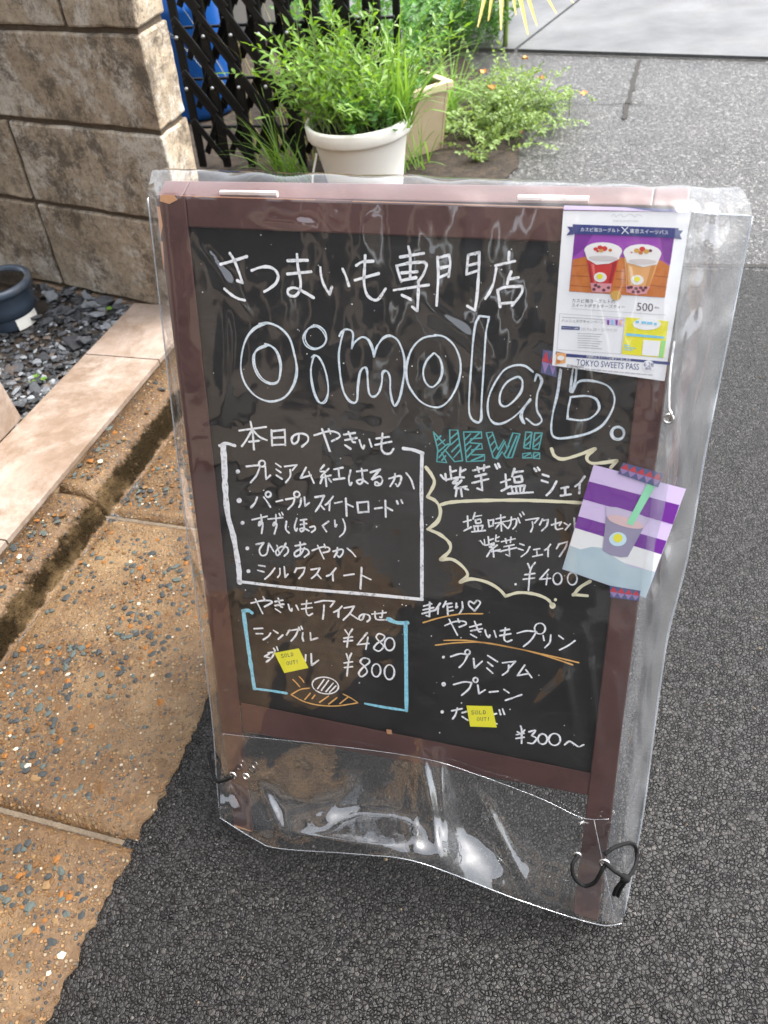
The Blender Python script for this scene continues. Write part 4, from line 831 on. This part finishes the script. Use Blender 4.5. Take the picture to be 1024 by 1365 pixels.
write('white handmade pudding list and price', R8, [
 [(98,110),(140,98)], [(95,130),(150,118)], [(90,150),(160,130)], [(130,90),(128,165)], [(128,165),(112,160)], [(185,95),(160,130)], [(175,115),(172,150)], [(215,85),(200,115)], [(210,100),(245,95)], [(222,100),(225,155)], [(225,118),(248,113)], [(225,138),(252,132)], [(270,95),(268,120),(275,112)], [(300,88),(302,120),(285,150)], [(365,135),(335,105),(340,85),(362,97)], [(362,97),(380,80),(395,95),(365,135)],
 [(210,212),(260,192),(310,190),(320,205),(285,220)], [(232,180),(275,262)], [(278,178),(285,195)], [(340,220),(400,205)], [(345,240),(405,228)], [(365,190),(385,240),(398,245)], [(345,258),(375,275)], [(420,235),(428,262),(440,275),(445,262)], [(468,240),(478,272)], [(527,225),(520,280),(535,297),(560,288)], [(500,240),(548,232)], [(498,265),(555,255)], [(590,252),(640,240),(690,245)], [(690,245),(660,290),(622,322)], [(725,265),(730,290)], [(765,262),(760,300),(735,328)], [(808,265),(830,282)], [(812,340),(855,318),(892,292)],
 [(240,375),(290,360),(330,365)], [(330,365),(310,405),(285,432)], [(360,385),(365,435)], [(365,435),(405,400)], [(435,370),(485,402)], [(435,405),(460,425)], [(430,435),(460,462)], [(512,408),(580,400)], [(580,400),(550,432)], [(545,420),(540,450),(512,472)], [(628,420),(590,475)], [(590,475),(645,465)], [(635,445),(665,485)],
 [(255,522),(310,508),(350,512)], [(350,512),(335,545),(298,578)], [(382,525),(388,570)], [(388,570),(420,550)], [(443,562),(488,557)], [(520,548),(545,565)], [(528,605),(570,590),(612,575)],
 [(245,660),(300,648)], [(275,645),(265,680),(250,702)], [(300,670),(328,662)], [(300,690),(330,710)], [(465,678),(480,674)], [(495,655),(502,680)], [(512,650),(522,678)], [(470,725),(482,728)],
 [(607,740),(612,760),(612,830)], [(590,770),(608,780)], [(628,760),(612,782)], [(585,785),(625,778)], [(583,805),(625,798)], [(650,770),(685,762),(665,790)], [(665,790),(690,805),(672,830),(645,828)], ell((722,808), 24, 27), ell((785,810), 30, 31), [(838,838),(862,820),(890,835),(912,848),(938,838)]], 2.5, M['paint'], dots=[(202,378,8), (203,520,12), (195,665,9)], rings=[(708,228,28), (328,352,13), (370,498,12)])
bm = bmesh.new(); r2 = random.Random(3)
for i in range(150):
    x, y = r2.uniform(255, 850), r2.uniform(310, 1000)
    if x < 250+(y-302)*.115+8 or x > 866-(y-327)*.113-8 or y > 925+(x-320)*.2: continue
    disc(bm, (x, y), r2.choice((.4, .5, .6, .9)), ZT-.0002, 6)
o = bmobj('paint_specks', bm, M['paint'], BOARD); o['kind'] = 'stuff'

# ------------------------------------------------------------------ printed paper things taped to the sign
def poly(name, reg, pts, off, m, parent):
    pen = Pen(reg); bm = bmesh.new(); f = bm.faces.new([bm.verts.new(BP(*pen(p), off)) for p in pts]); f.normal_update()
    if f.normal.dot(sn) < 0: f.normal_flip()
    me = bpy.data.meshes.new(name); bm.to_mesh(me); bm.free(); return link(name, me, m, parent)
def strokes(name, reg, ss, w, off, m, parent, smooth=True):
    pen = Pen(reg); bm = bmesh.new()
    for s in ss: ribbon(bm, [pen(p) for p in s], w, off, smooth=smooth)
    return bmobj(name, bm, m, parent)
def print_text(body, reg, p0, p1, off, m, parent, hmax=None, name='print'):
    pen = Pen(reg); a = Vector(pen(p0)); b = Vector(pen(p1)); c = bpy.data.curves.new('t', 'FONT'); c.body = body; c.resolution_u = 3
    o = bpy.data.objects.new('t', c); COL.objects.link(o); bpy.context.view_layer.update()
    me = bpy.data.meshes.new_from_object(o.evaluated_get(bpy.context.evaluated_depsgraph_get())); bpy.data.objects.remove(o); bpy.data.curves.remove(c); me.materials.clear()
    xs = [v.co.x for v in me.vertices]; ys = [v.co.y for v in me.vertices]; x0, x1 = min(xs), max(xs); d = b-a; sc = d.length/(x1-x0); dx = d.normalized(); dy = Vector((dx.y, -dx.x)); sy = sc if hmax is None else hmax/pen.s/(max(ys)-min(ys))
    for v in me.vertices:
        q = a+dx*((v.co.x-x0)*sc)+dy*((v.co.y)*sy); v.co = BP(q.x, q.y, off)
    me.name = name; return link(name, me, m, parent)
R11 = (720, 260, 0, 4.655); R12 = (720, 390, 0, 4.876); R13 = (730, 600, 0, 5.12); PX = (0, 0, 0, 1)
PO = .0030
poster = empty('poster', BP(828, 500, PO)); tag(poster, 'white drinks poster with two milkshake cups taped to the sign frame', 'poster')
poster_root = poster; poster = slab('paper', [(751, 281), (921, 283), (886, 508), (736, 487)], PO-.0004, PO, M['paper'], poster, 0)
def layer(k): return PO+.0002*k
L1, L2, L3, L4, L5 = (layer(i) for i in range(1, 6))
poly('photo_backdrop', R11, [(215,240),(832,262),(775,637),(180,598)], L1, M['purple'], poster)
poly('photo_table', R11, [(203,400),(290,380),(430,385),(600,390),(750,405),(805,440),(775,636),(181,597)], L2, M['tableorange'], poster)
def cup(body, bm_, foam, fe, tops, lab, yel, pearls):
    poly('cup_print', R11, body, L3, bm_, poster); poly('foam_print', R11, foam, L4, M['foam'], poster); poly('foam_print', R11, ell(*fe, 20, .03), L4+.00005, M['foam'], poster)
    for c, r_, mm in tops: poly('topping_print', R11, ell(c, r_*1.2, r_, 8), L5, mm, poster)
    poly('label_print', R11, ell(lab, 40, 31, 16), L4, M['foam'], poster); poly('label_print', R11, ell(yel, 19, 17, 12), L5, M['yellowp'], poster)
    for c in pearls: poly('pearl_print', R11, ell(c, 12, 10, 8), L4, M['pearl'], poster)
cup([(285,380),(492,385),(470,470),(437,600),(385,606),(322,600),(300,470)], M['reddrink'], [(276,345),(509,350),(488,398),(430,425),(350,432),(292,398)], ((392,345), 118, 52),
    [((345,335), 12, M['reddrink']), ((372,325), 14, M['reddrink']), ((400,332), 16, M['reddrink']), ((380,345), 12, M['gold']), ((436,342), 10, M['tableorange']), ((358,348), 8, M['reddrink'])], (374,510), (371,505), ())
poly('pearl_print', R11, [(312,545),(445,550),(437,600),(385,606),(322,600)], L3+.0001, M['pink'], poster)
cup([(522,390),(738,398),(712,480),(660,612),(600,618),(535,602),(532,480)], M['peach'], [(517,360),(751,372),(727,430),(640,447),(540,420)], ((635,360), 118, 55),
    [((600,345), 15, M['gold']), ((635,335), 16, M['reddrink']), ((660,350), 15, M['gold']), ((625,358), 12, M['tableorange']), ((685,345), 10, M['pearl']), ((568,356), 5, M['reddrink'])], (603,527), (602,522), ())
poly('pearl_print', R11, [(533,560),(682,568),(660,612),(600,618),(535,602)], L3+.0001, M['pink'], poster)
for c in ((335,585), (365,570), (395,590), (425,575), (345,560), (550,575), (580,600), (565,572), (610,600), (640,590), (625,575), (595,580), (655,575)):
    poly('pearl_print', R11, ell(c, 12, 10, 8), L4, M['pearl'], poster)
M['redlight'] = mat('red_highlight_print', (.80, .16, .13), .6); M['reddark'] = mat('deep_red_print', (.36, .012, .016), .6); M['peachlight'] = mat('peach_highlight_print', (.87, .58, .30), .6); M['peachdark'] = mat('deep_peach_print', (.62, .25, .06), .6); M['foamshade'] = mat('foam_tone_print', (.66, .60, .58), .6); M['purpledark'] = mat('deep_purple_print', (.20, .03, .29), .6); M['plankline'] = mat('table_line_print', (.30, .06, .01), .6)
for q, mm in (([(318,430),(336,428),(348,545),(338,545)], 'redlight'), ([(452,420),(478,412),(440,545),(425,545)], 'reddark'), ([(300,420),(312,430),(326,545),(315,545)], 'reddark'), ([(552,440),(572,445),(575,560),(562,558)], 'peachlight'), ([(690,436),(718,428),(676,566),(655,564)], 'peachdark'), ([(534,425),(544,432),(548,560),(538,560)], 'peachdark')):
    poly('cup_tone_print', R11, q, L3+.00015, M[mm], poster)
for c_, rx_, ry_ in (((392,392), 92, 16), ((636,412), 88, 16)): poly('foam_tone_print', R11, ell(c_, rx_, ry_, 16, .03), L5, M['foamshade'], poster)
poly('backdrop_tone_print', R11, [(215,240),(330,244),(275,330),(205,385)], L1+.0001, M['purpledark'], poster); poly('backdrop_tone_print', R11, [(745,262),(832,264),(808,430),(770,405)], L1+.0001, M['purpledark'], poster)
strokes('table_line_print', R11, [[(200,440),(290,436)], [(192,500),(300,505)], [(186,560),(310,570)], [(470,520),(530,525)], [(460,570),(530,575)], [(700,500),(795,510)], [(690,560),(785,572)], [(440,470),(530,474)]], .8, L2+.0001, M['plankline'], poster)
poly('banner', R11, [(203,181),(860,205),(856,268),(530,252),(206,241)], L3, M['navy'], poster)
poly('banner', R11, [(168,195),(203,197),(206,245),(163,250),(186,222)], L2, M['navy'], poster); poly('banner', R11, [(858,218),(888,220),(868,246),(880,275),(835,270),(835,262)], L2, M['navy'], poster)
print_text('カスピ海ヨーグルト', R11, (252,224), (494,230), L4, M['paper'], poster); strokes('print', R11, [[(507,198),(548,240)], [(545,198),(508,240)]], 1.0, L4, M['paper'], poster); print_text('東京スイーツパス', R11, (557,234), (795,244), L4, M['paper'], poster)
strokes('print', R11, [[(440,132),(460,118),(470,135),(500,120),(520,136),(560,118),(590,136),(600,120),(632,132)]], .5, L1, M['greyink'], poster); print_text('TOKYO SWEETS PASS', R11, (452,166), (612,168), L1, M['greyink'], poster)
poly('badge', R11, ell((472,622), 33, 31, 16), L4, M['gold'], poster)
print_text('カスピ海ヨーグルトの', R12, (208,62), (487,70), L1, M['ink'], poster); print_text('スイートポテトチーズティー', R12, (205,92), (552,104), L1, M['ink'], poster); print_text('500', R12, (628,116), (733,123), L1, M['ink'], poster); print_text('税込', R12, (745,103), (775,105), L1, M['ink'], poster)
strokes('rule', R12, [[(205,105),(815,146)]], .5, L1, M['greyink'], poster); strokes('frame_line', R12, [[(128,137),(550,165)], [(550,165),(525,400)], [(525,400),(110,370)], [(110,370),(128,137)]], .6, L1, M['greyink'], poster, False)
print_text('ハッシュタグキャンペーン', R12, (140,190), (415,202), L1, M['ink'], poster); poly('pill', R12, [(140,216),(258,222),(258,244),(138,239)], L1, M['navy'], poster); print_text('キャンペーン期間', R12, (145,233), (250,239), L2, M['paper'], poster); print_text('2019.6.28 > 2019.9.30', R12, (266,246), (500,254), L1, M['greyink'], poster)
poly('cups_print', R12, [(425,165),(545,172),(538,222),(428,205)], L1, M['lilac'], poster)
for x, mm in ((435, 'violet'), (462, 'skyp'), (490, 'violet'), (515, 'peach')): poly('cups_print', R12, [(x,178),(x+16,179),(x+13,212),(x+2,210)], L2, M[mm], poster)
strokes('small_print', R12, [[(245+2*(k % 2),266+k*15),(320,268+k*15.3),(400-12*(k % 3),272+k*15.6)] for k in range(7)]+[[(145,160),(300,168),(420,178)]], .9, L1, M['greyink'], poster)
poly('panel', R12, [(558,160),(835,186),(805,425),(530,400)], L1, M['yellowp'], poster); poly('cloud_print', R12, ell((695,205), 92, 38, 18), L2, M['paper'], poster)
for x, y, w_ in ((632,190, 22), (675,194, 30), (712,198, 36), (750,204, 18)): poly('cloud_lettering', R12, [(x-w_/2,y-8),(x+w_/2,y-7),(x+w_/2,y+9),(x-w_/2,y+8)], L3, M['skyp'], poster)
poly('strip', R12, [(560,263),(810,286),(808,300),(558,280)], L2, M['skyp'], poster); poly('blank_square', R12, [(672,308),(782,315),(770,415),(662,405)], L2, M['paper'], poster); poly('strip', R12, [(790,310),(818,312),(798,425),(772,420)], L3, M['greenp'], poster)
strokes('small_print', R12, [[(548,340),(580,344)], [(548,356),(620,362)], [(548,370),(600,374)]], 1.2, L2, M['skyp'], poster)
poly('band', R12, [(105,382),(170,396),(590,430),(855,452),(850,472),(590,446),(170,418),(100,402)], L1, M['navy'], poster); print_text('月額制のスイーツが東京で楽しめる', R12, (300,423), (590,445), L2, M['paper'], poster)
poly('pastry_print', R12, [(108,388),(170,396),(165,458),(100,468)], L2, M['peach'], poster); poly('pastry_print', R12, ell((135,425), 24, 16, 10), L3, M['foam'], poster); poly('pastry_print', R12, ell((120,448), 15, 11, 8), L3, M['tableorange'], poster)
print_text('TOKYO SWEETS PASS', R12, (235,472), (642,503), L1, M['navy'], poster, 40); poly('badge', R12, ell((705,478), 40, 38, 18), L2, M['paper'], poster); print_text('6.28', R12, (674,478), (737,483), L3, M['navy'], poster); print_text('発売', R12, (682,500), (722,503), L3, M['navy'], poster)
print_text('月額980円', R12, (170,486), (280,497), L1, M['ink'], poster); strokes('small_print', R12, [[(295+k*37,497+k*3.4),(322+k*37,499+k*3.4)] for k in range(12)], 1.5, L1, M['greyink'], poster)
def washi(reg, q, parent, off, nt_, flip=False):
    """printed masking tape: strip with a row of triangles; q = TL TR BR BL"""
    tp_ = poly('tape', reg, q, off, M['tapeblue'], parent); parent = tp_; tl, tr, br, bl = [Vector(p) for p in q]
    for i in range(nt_):
        a, b, c_ = i/nt_, (i+1)/nt_, (i+.5)/nt_
        m_ = lambda t, s: tuple(tl.lerp(tr, t).lerp(bl.lerp(br, t), s))
        poly('tape_triangle', reg, [m_(a, .5), m_(b, .5), m_(c_, .03)], off+.00015, M['tapered'], parent); poly('tape_triangle', reg, [m_(a, .52), m_(b, .52), m_(c_, .97)], off+.00015, M['tapelilac'], parent)
poly('tape', R11, [(150,64),(940,90),(938,108),(520,98),(146,92)], L3, M['lilac'], poster); poly('tape', R11, [(520,75),(940,90),(938,108),(720,102)], L4, M['navy'], poster)
washi(PX, [(724, 466), (742, 469), (742, 503), (721, 497)], poster_root, PO-.001, 2)
card = empty('postcard', BP(828, 780, PO)); tag(card, 'purple striped postcard of a cup with green straw taped to the sign', 'postcard')
cq = [(315,100),(945,265),(670,1010),(100,812)]; pn = Pen(R13)
card_root = card; card = slab('card_sheet', [pn(p) for p in cq], PO-.0004, PO, M['lilac'], card, 0)
poly('stripe', R13, [(282,213),(900,375),(855,507),(243,335)], L1, M['violet'], card); poly('stripe', R13, [(207,450),(812,620),(778,712),(187,530)], L1, M['violet'], card)
poly('white_field', R13, [(187,531),(778,713),(733,832),(148,660)], L1, M['cardwhite'], card)
poly('watercolour_field', R13, [(152,650),(225,678),(300,660),(380,668),(470,740),(560,790),(733,832),(671,1008),(101,811)], L2, M['watercol'], card)  # watercolour blue print on the lower part of the card
poly('cup_print', R13, [(400,452),(655,532),(548,728),(500,732),(430,716),(375,686)], L3, M['shake'], card); poly('cup_print', R13, [(398,385),(470,390),(610,430),(702,470),(686,500),(655,535),(402,455)], L3+.0001, M['cuprim'], card)
poly('cup_print', R13, ell((532,490), 128, 34, 18, .27), L4, M['shaketop'], card); poly('label_print', R13, ell((480,608), 60, 48, 18), L4, M['labelblue'], card); poly('label_print', R13, ell((480,600), 32, 30, 14), L5, M['yellowp'], card)
poly('straw_print', R13, [(682,225),(737,245),(582,515),(540,500)], L5, M['straw'], card)
washi(R13, [(515,85),(790,160),(755,255),(480,160)], card_root, L5+.0003, 5); washi(R13, [(425,925),(635,960),(622,1030),(428,1005)], card_root, L5+.0003, 4)
GLY = {'S': [[(.9,.1),(.4,0),(.1,.25),(.5,.5),(.9,.75),(.5,1),(.05,.9)]], 'O': [[(.5,0),(.1,.3),(.1,.75),(.5,1),(.9,.7),(.85,.25),(.5,0)]], 'L': [[(.15,0),(.15,1)], [(.15,1),(.85,.95)]], 'D': [[(.15,0),(.15,1)], [(.15,0),(.7,.15),(.85,.5),(.65,.9),(.15,1)]], 'U': [[(.1,0),(.15,.75),(.5,1),(.85,.75),(.9,0)]], 'T': [[(.05,.05),(.95,0)], [(.5,0),(.5,1)]], '!': [[(.5,0),(.45,.65)], [(.43,.9),(.45,1)]]}
def hand(word, reg, p0, p1, h, off, m, parent, w):
    a, b = Vector(p0), Vector(p1); d = (b-a)/len(word); dn = Vector((-d.y, d.x)).normalized()*h
    ss = []
    for i, ch in enumerate(word):
        for s in GLY[ch]: ss.append([tuple(a+d*(i+x*.75)+dn*(y-1)) for x, y in s])
    return strokes('lettering', reg, ss, w, off, m, parent)
for reg, q, ln1, ln2, h, lb in ((R7, [(228,370),(362,345),(415,452),(283,480)], ((268,397), (338,385)), ((297,437), (366,425)), 19, 'yellow sold out sticky note covering the double ice cream line'), (R8, [(322,632),(457,635),(482,747),(342,742)], ((348,678), (430,676)), ((378,713), (450,712)), 19, 'yellow sold out sticky note covering the third pudding line')):
    pn = Pen(reg); c = pn(q[0]); nt_ = empty('sticky_note', BP(*c, -.004)); tag(nt_, lb, 'sticky note')
    nt_ = slab('paper', [pn(p) for p in q], -.0050, -.0044, M['note'], nt_, 0)
    hand('SOLD', reg, *ln1, h, -.0042, M['ink'], nt_, .75); hand('OUT!', reg, *ln2, h, -.0042, M['ink'], nt_, .75)

# ------------------------------------------------------------------ clear vinyl cover
cover = empty('vinyl_cover', SO+su*.25+sb*.12); tag(cover, 'wrinkled clear vinyl rain cover draped over the chalkboard sign', 'rain cover')
def along(pl, t):
    f = t*(len(pl)-1); i = min(int(f), len(pl)-2); return lerp2(pl[i], pl[i+1], f-i)
def resample(pl, n):
    P_ = catmull([Vector((x, y, 0)) for x, y in pl], 8); d = [0]
    for a, b in zip(P_, P_[1:]): d.append(d[-1]+(b-a).length)
    out = []; k = 0
    for i in range(n+1):
        s = d[-1]*i/n
        while k < len(d)-2 and d[k+1] < s: k += 1
        u = (s-d[k])/max(1e-9, d[k+1]-d[k]); q = P_[k].lerp(P_[k+1], u); out.append((q.x, q.y))
    return out
NR, NC = 200, 130
PLF = resample([(197,264),(215,420),(231,560),(248,700),(268,840),(283,960),(289,1040),(293,1090)], NR)
PRT = resample([(922,283),(898,450),(875,617),(852,800),(830,965),(811,1129),(802,1228)], NR)
PTP = resample([(1003,288),(975,430),(941,600),(917,740),(890,850),(874,960),(858,1080),(838,1190),(829,1231)], NR)
def crease(x, y, x0, y0, x1, y1, w):
    """bump profile of one fold line"""
    dx, dy = x1-x0, y1-y0; L2_ = dx*dx+dy*dy; t = max(0, min(1, ((x-x0)*dx+(y-y0)*dy)/L2_)); d = math.hypot(x-x0-dx*t, y-y0-dy*t); return math.exp(-(math.sqrt(d*d+1.5)-1.2)/(w*.75))*math.sin(math.pi*(.08+.84*t))
FOLDS = [(560,1000,590,1150,26,.020), (585,1005,600,1150,6,.007), (545,1030,555,1140,8,.005), (400,1112,520,1128,9,.007), (480,1040,420,1100,16,.006), (640,1060,700,1180,14,.007), (350,1050,380,1120,12,.006), (270,330,330,420,10,.004), (300,400,300,560,9,.003), (780,840,800,1030,9,.005), (760,900,700,960,12,.003), (820,900,836,1040,7,.004), (330,290,420,300,8,.003), (560,400,660,480,14,.003), (740,640,790,800,9,.003), (740,820,770,1000,8,.003), (420,560,450,760,14,.002)]
def wrinkle(x, y, t, amp=1.0):
    v = Vector((x*.011, y*.0065, 2)); w = .0036*noise.noise(v)+.0010*noise.noise(Vector((x*.03, y*.017, 7)))+.0002*noise.noise(Vector((x*.08, y*.06, 1)))
    low = max(0, (t-.80)/.2); w *= 1+1.0*low
    for x0, y0, x1, y1, s, a in FOLDS:
        if abs(x-(x0+x1)/2) < abs(x1-x0)/2+3*s and abs(y-(y0+y1)/2) < abs(y1-y0)/2+3*s: w += a*crease(x, y, x0, y0, x1, y1, s)
    return w*amp
def grid(name, rows, m, parent, smooth=True):
    n_, k = len(rows), len(rows[0]); ff = [(i*k+j, i*k+j+1, (i+1)*k+j+1, (i+1)*k+j) for i in range(n_-1) for j in range(k-1)]
    return meshobj(name, [p for r_ in rows for p in r_], ff, m, parent, smooth)
rows = []
for i in range(NR+1):
    t = i/NR; r_ = []
    for j in range(NC+1):
        s = j/NC; x, y = lerp2(PLF[i], PRT[i], s); y -= 14*math.sin(math.pi*s)*max(0, (t-.9)/.1)
        kick = .030*max(0, (t-.84)/.16)**1.6*(.35+.65*math.sin(math.pi*min(1, s*1.15)))
        edge = min(1, s/.03, (1-s)/.03)
        r_.append(BP(x, y, .0075+.003*edge+wrinkle(x, y, t)*min(1, edge+.3)+kick-(0 if s > .02 else .02*(1-s/.02))))
    rows.append(r_)
grid('front_sheet', rows, M['vinyl'], cover)
front_top = rows[0]; front_left = [r_[0] for r_ in rows]
rows = []
for i in range(NR+1):
    t = i/NR; r_ = []
    for j in range(15):
        s = j/14; x, y = lerp2(PRT[i], PTP[i], s)
        r_.append(BP(x, y, .0075-.045*s*s*(1-t**3)+.012*t**6*s+.010*noise.noise(Vector((s*2.2+y*.004, y*.009, 4)))*min(1, s*2)+.005*noise.noise(Vector((s*6, y*.022, 9)))*min(1, s*3)+.004*math.sin(s*7+y*.01)*s*(1-s)*2))
    tip = r_[-1]; back = RB(1.02, max(.004, RL*t), T2+.004)
    rows.append(r_)
grid('side_sheet', rows, M['vinyl_side'], cover); tips = [r_[-1] for r_ in rows]; side_top = rows[0]
rows = []
for i in range(0, NR+1, 4):
    t = i/NR; back = RB(1.02, max(.004, RL*t), T2+.006); a = tips[i]; n_ = 12
    rows.append([a.lerp(back, j/n_)+su*(.006*noise.noise(Vector((j*.5, t*8, 3)))*math.sin(math.pi*j/n_)) for j in range(n_+1)])
grid('gusset', rows, M['vinyl'], cover)
rows = []
for i in range(0, NR+1, 4):
    t = i/NR; back = RB(-.02, max(.004, RL*t), T2+.006); a = front_left[i]; n_ = 12
    rows.append([a.lerp(back, j/n_)+su*(.005*noise.noise(Vector((j*.5, t*8, 13)))*math.sin(math.pi*j/n_)) for j in range(n_+1)])
grid('gusset', rows, M['vinyl'], cover)
grid('rear_sheet', [[RB(-.02+1.04*j/24, max(.004, RL*.97*i/40), T2+.006+.003*noise.noise(Vector((j*.3, i*.2, 0)))) for j in range(25)] for i in range(41)], M['vinyl'], cover)
# top of the cover
ft = front_top+side_top[1:]; n_ = len(ft); rows = []
bl_, br_ = RB(-.012, 0, T2+.008)+Vector((0, 0, .007)), BP(972, 249, -.055)
for k in range(11):
    s = k/10; r_ = []
    for j, p in enumerate(ft):
        q = bl_.lerp(br_, j/(n_-1)); v = p.lerp(q, s); v.z += .010*math.sin(math.pi*min(1, s*1.1))**.6+.004*noise.noise(Vector((j*.09, s*2, 6)))*math.sin(math.pi*s); r_.append(v)
    rows.append(r_)
grid('top_sheet', rows, M['vinyl_top'], cover)
# folded-up hem flap across the legs
HT = resample([(296,978),(350,984),(420,991),(560,1010),(640,1034),(720,1064),(776,1090),(812,1092)], 110)
HB = resample([(293,1090),(340,1119),(372,1131),(480,1139),(560,1150),(690,1199),(795,1232),(829,1231)], 110)
rows = []
for i in range(61):
    t = i/60; r_ = []
    for j in range(111):
        s = j/110; x, y = lerp2(HT[j], HB[j], t)
        r_.append(BP(x, y, .0145+.004*t+.022*t**1.7+.036*(lambda q: q*q*(3-2*q))(max(0, min(1, (t-.5)/.45)))*math.exp(-((s-.40)/.27)**2)+wrinkle(x, y, .9, 1.0)+.005*noise.noise(Vector((x*.012, y*.008, 21)))+.0012*noise.noise(Vector((x*.045, y*.02, 31)))*t))
    rows.append(r_)
grid('hem_flap', rows, M['vinyl_fold'], cover); hem_top, hem_bot = rows[0], rows[-1]
def seam(pts, r, m=None):
    bm = bmesh.new(); tube(bm, pts, r, 6); return bmobj('seam', bm, m or M['seam'], cover, True)
seam(tips[::3], .0011); seam(front_left[::3], .0010); seam(hem_bot[::2], .0006); seam(ft[-14:], .0007); seam(hem_top[::2], .0003)
seam([p+sn*.0006 for p in (BP(*lerp2((709+83,1093),(820,1226), i/10), .030) for i in range(11))], .0004)
def eyelet(x, y, off, r=.0042):
    c = BP(x, y, off); bm = bmesh.new(); pts = []
    for k in range(17):
        a = 2*math.pi*k/16; pts.append(c+su*math.cos(a)*r+sv*math.sin(a)*r)
    tube(bm, pts, .0014, 8, None, False); bmobj('eyelet', bm, M['metal'], cover, True); return c
def cordp(pts, r, m):
    bm = bmesh.new(); tube(bm, catmull(pts, 6), r, 8); return bmobj('cord', bm, m, cover, True)
eyelet(310.5, 1033.5, .025); eyelet(328, 1035, .025)
cordp([BP(279, 1003, -.02), BP(281, 1018, -.005), BP(288, 1040, .012), BP(298, 1041, .024), BP(310, 1036, .028)], .0021, M['cord'])
eyelet(806, 1151, .044, .0052); eyelet(770, 1140, .040, .0036)
R9 = (620, 900, 0, 2.535); pn = Pen(R9)
def c9(q, off): return [BP(*pn(p), o_) for p, o_ in zip(q, off)]
cordp(c9([(380,612),(363,640),(368,680),(400,711),(438,700),(462,660),(474,640)], [.040, .048, .052, .052, .052, .050, .046]), .0023, M['cord'])
cordp(c9([(474,636),(500,658),(530,678),(545,686)], [.046, .052, .050, .046]), .0023, M['cord'])
cordp(c9([(470,606),(510,580),(560,568),(580,592),(577,640),(556,678),(545,686)], [.046, .036, .012, .0, .012, .034, .046]), .0023, M['cord'])
cordp(c9([(545,684),(528,700),(512,720),(503,742)], [.046, .050, .050, .048]), .0023, M['cord']); cordp(c9([(547,686),(536,706),(524,724),(516,746)], [.046, .046, .046, .044]), .0023, M['cord'])
kc = c9([(540,686)], [.048])[0]; bm = bmesh.new(); bmesh.ops.create_icosphere(bm, subdivisions=2, radius=.0056, matrix=Matrix.Translation(kc))
for v in bm.verts: v.co = kc+(v.co-kc)*(1+.35*noise.noise(v.co*300))
bmobj('knot', bm, M['cord'], cover, True)
eyelet(891, 558, .006, .0040)
bm = bmesh.new(); tube(bm, catmull([BP(899, 455, .004), BP(894, 490, .009), BP(892, 520, .010), BP(892, 549, .010)], 5), .0009, 6); bmobj('hook_wire', bm, M['string'], cover, True)
bm = bmesh.new(); tube(bm, catmull([BP(892, 546, .010), BP(895, 552, .012), BP(893, 560, .010)], 5), .0014, 6); bmobj('hook', bm, M['metal'], cover, True)

# ------------------------------------------------------------------ unseen houses, added only to give the vinyl something to reflect
M['plaster'] = mat('brown_plaster', (.24, .19, .15), .85); _n = N(M['plaster']); _n.color(_n.mix(_n.noise(3, 5, .6), (.10, .078, .06), (.19, .155, .125)))
M['shopglass'] = mat('dark_window_glass', (.02, .022, .025), .08); M['darkframe'] = mat('dark_frame', (.05, .04, .035), .5); M['rooftile'] = mat('grey_roof_tile', (.07, .07, .075), .6)
def house(name, label, o, ux, uy, w, d, h, wins):
    """box house: ux along the front, uy into the house"""
    e = empty(name, o); tag(e, label, 'building'); Z = Vector((0, 0, 1))
    def q(x, y, z): return o+ux*x+uy*y+Z*z
    def bx(nm, x0, x1, y0, y1, z0, z1, m, par, bev=.0): return hexobj(nm, [q(x0, y0, z0), q(x1, y0, z0), q(x1, y1, z0), q(x0, y1, z0)], [q(x0, y0, z1), q(x1, y0, z1), q(x1, y1, z1), q(x0, y1, z1)], m, par, bev, 1)
    bx('wall', 0, w, 0, d, .08, h, M['plaster'], e)
    r_ = hexobj('roof', [q(-.3, -.35, h+.01), q(w+.3, -.35, h+.01), q(w+.3, d+.3, h+.01), q(-.3, d+.3, h+.01)], [q(-.3, d*.5-.1, h+1.2), q(w+.3, d*.5-.1, h+1.2), q(w+.3, d*.5+.1, h+1.2), q(-.3, d*.5+.1, h+1.2)], M['rooftile'], e)
    for nm, x0, x1, z0, z1 in wins:
        f = bx(nm, x0, x1, -.05, -.004, z0, z1, M['darkframe'], e)
        bx('pane', x0+.06, x1-.06, -.062, -.052, z0+.06, z1-.06, M['shopglass'], f)
    return e
house('added_shop', 'unseen brown plastered shop added behind the tile ledge for the vinyl cover to mirror', K(.45, -2.0), -A2, -B2, 6.5, 4, 3.1, [('door', .5, 1.5, .09, 2.2), ('window', 1.9, 3.6, .7, 2.2), ('window', 4.1, 5.8, .7, 2.2)])
house('added_house', 'unseen brown house added at the end of the street for the vinyl cover to mirror', K(-8.5, 4.5), -B2, -A2, 7.0, 4, 4.4, [('door', 1.0, 2.0, .09, 2.2), ('window', 2.7, 4.2, .9, 2.1), ('window', 4.8, 6.3, .9, 2.1), ('window', 1.0, 2.4, 2.9, 3.9), ('window', 4.2, 5.8, 2.9, 3.9)])
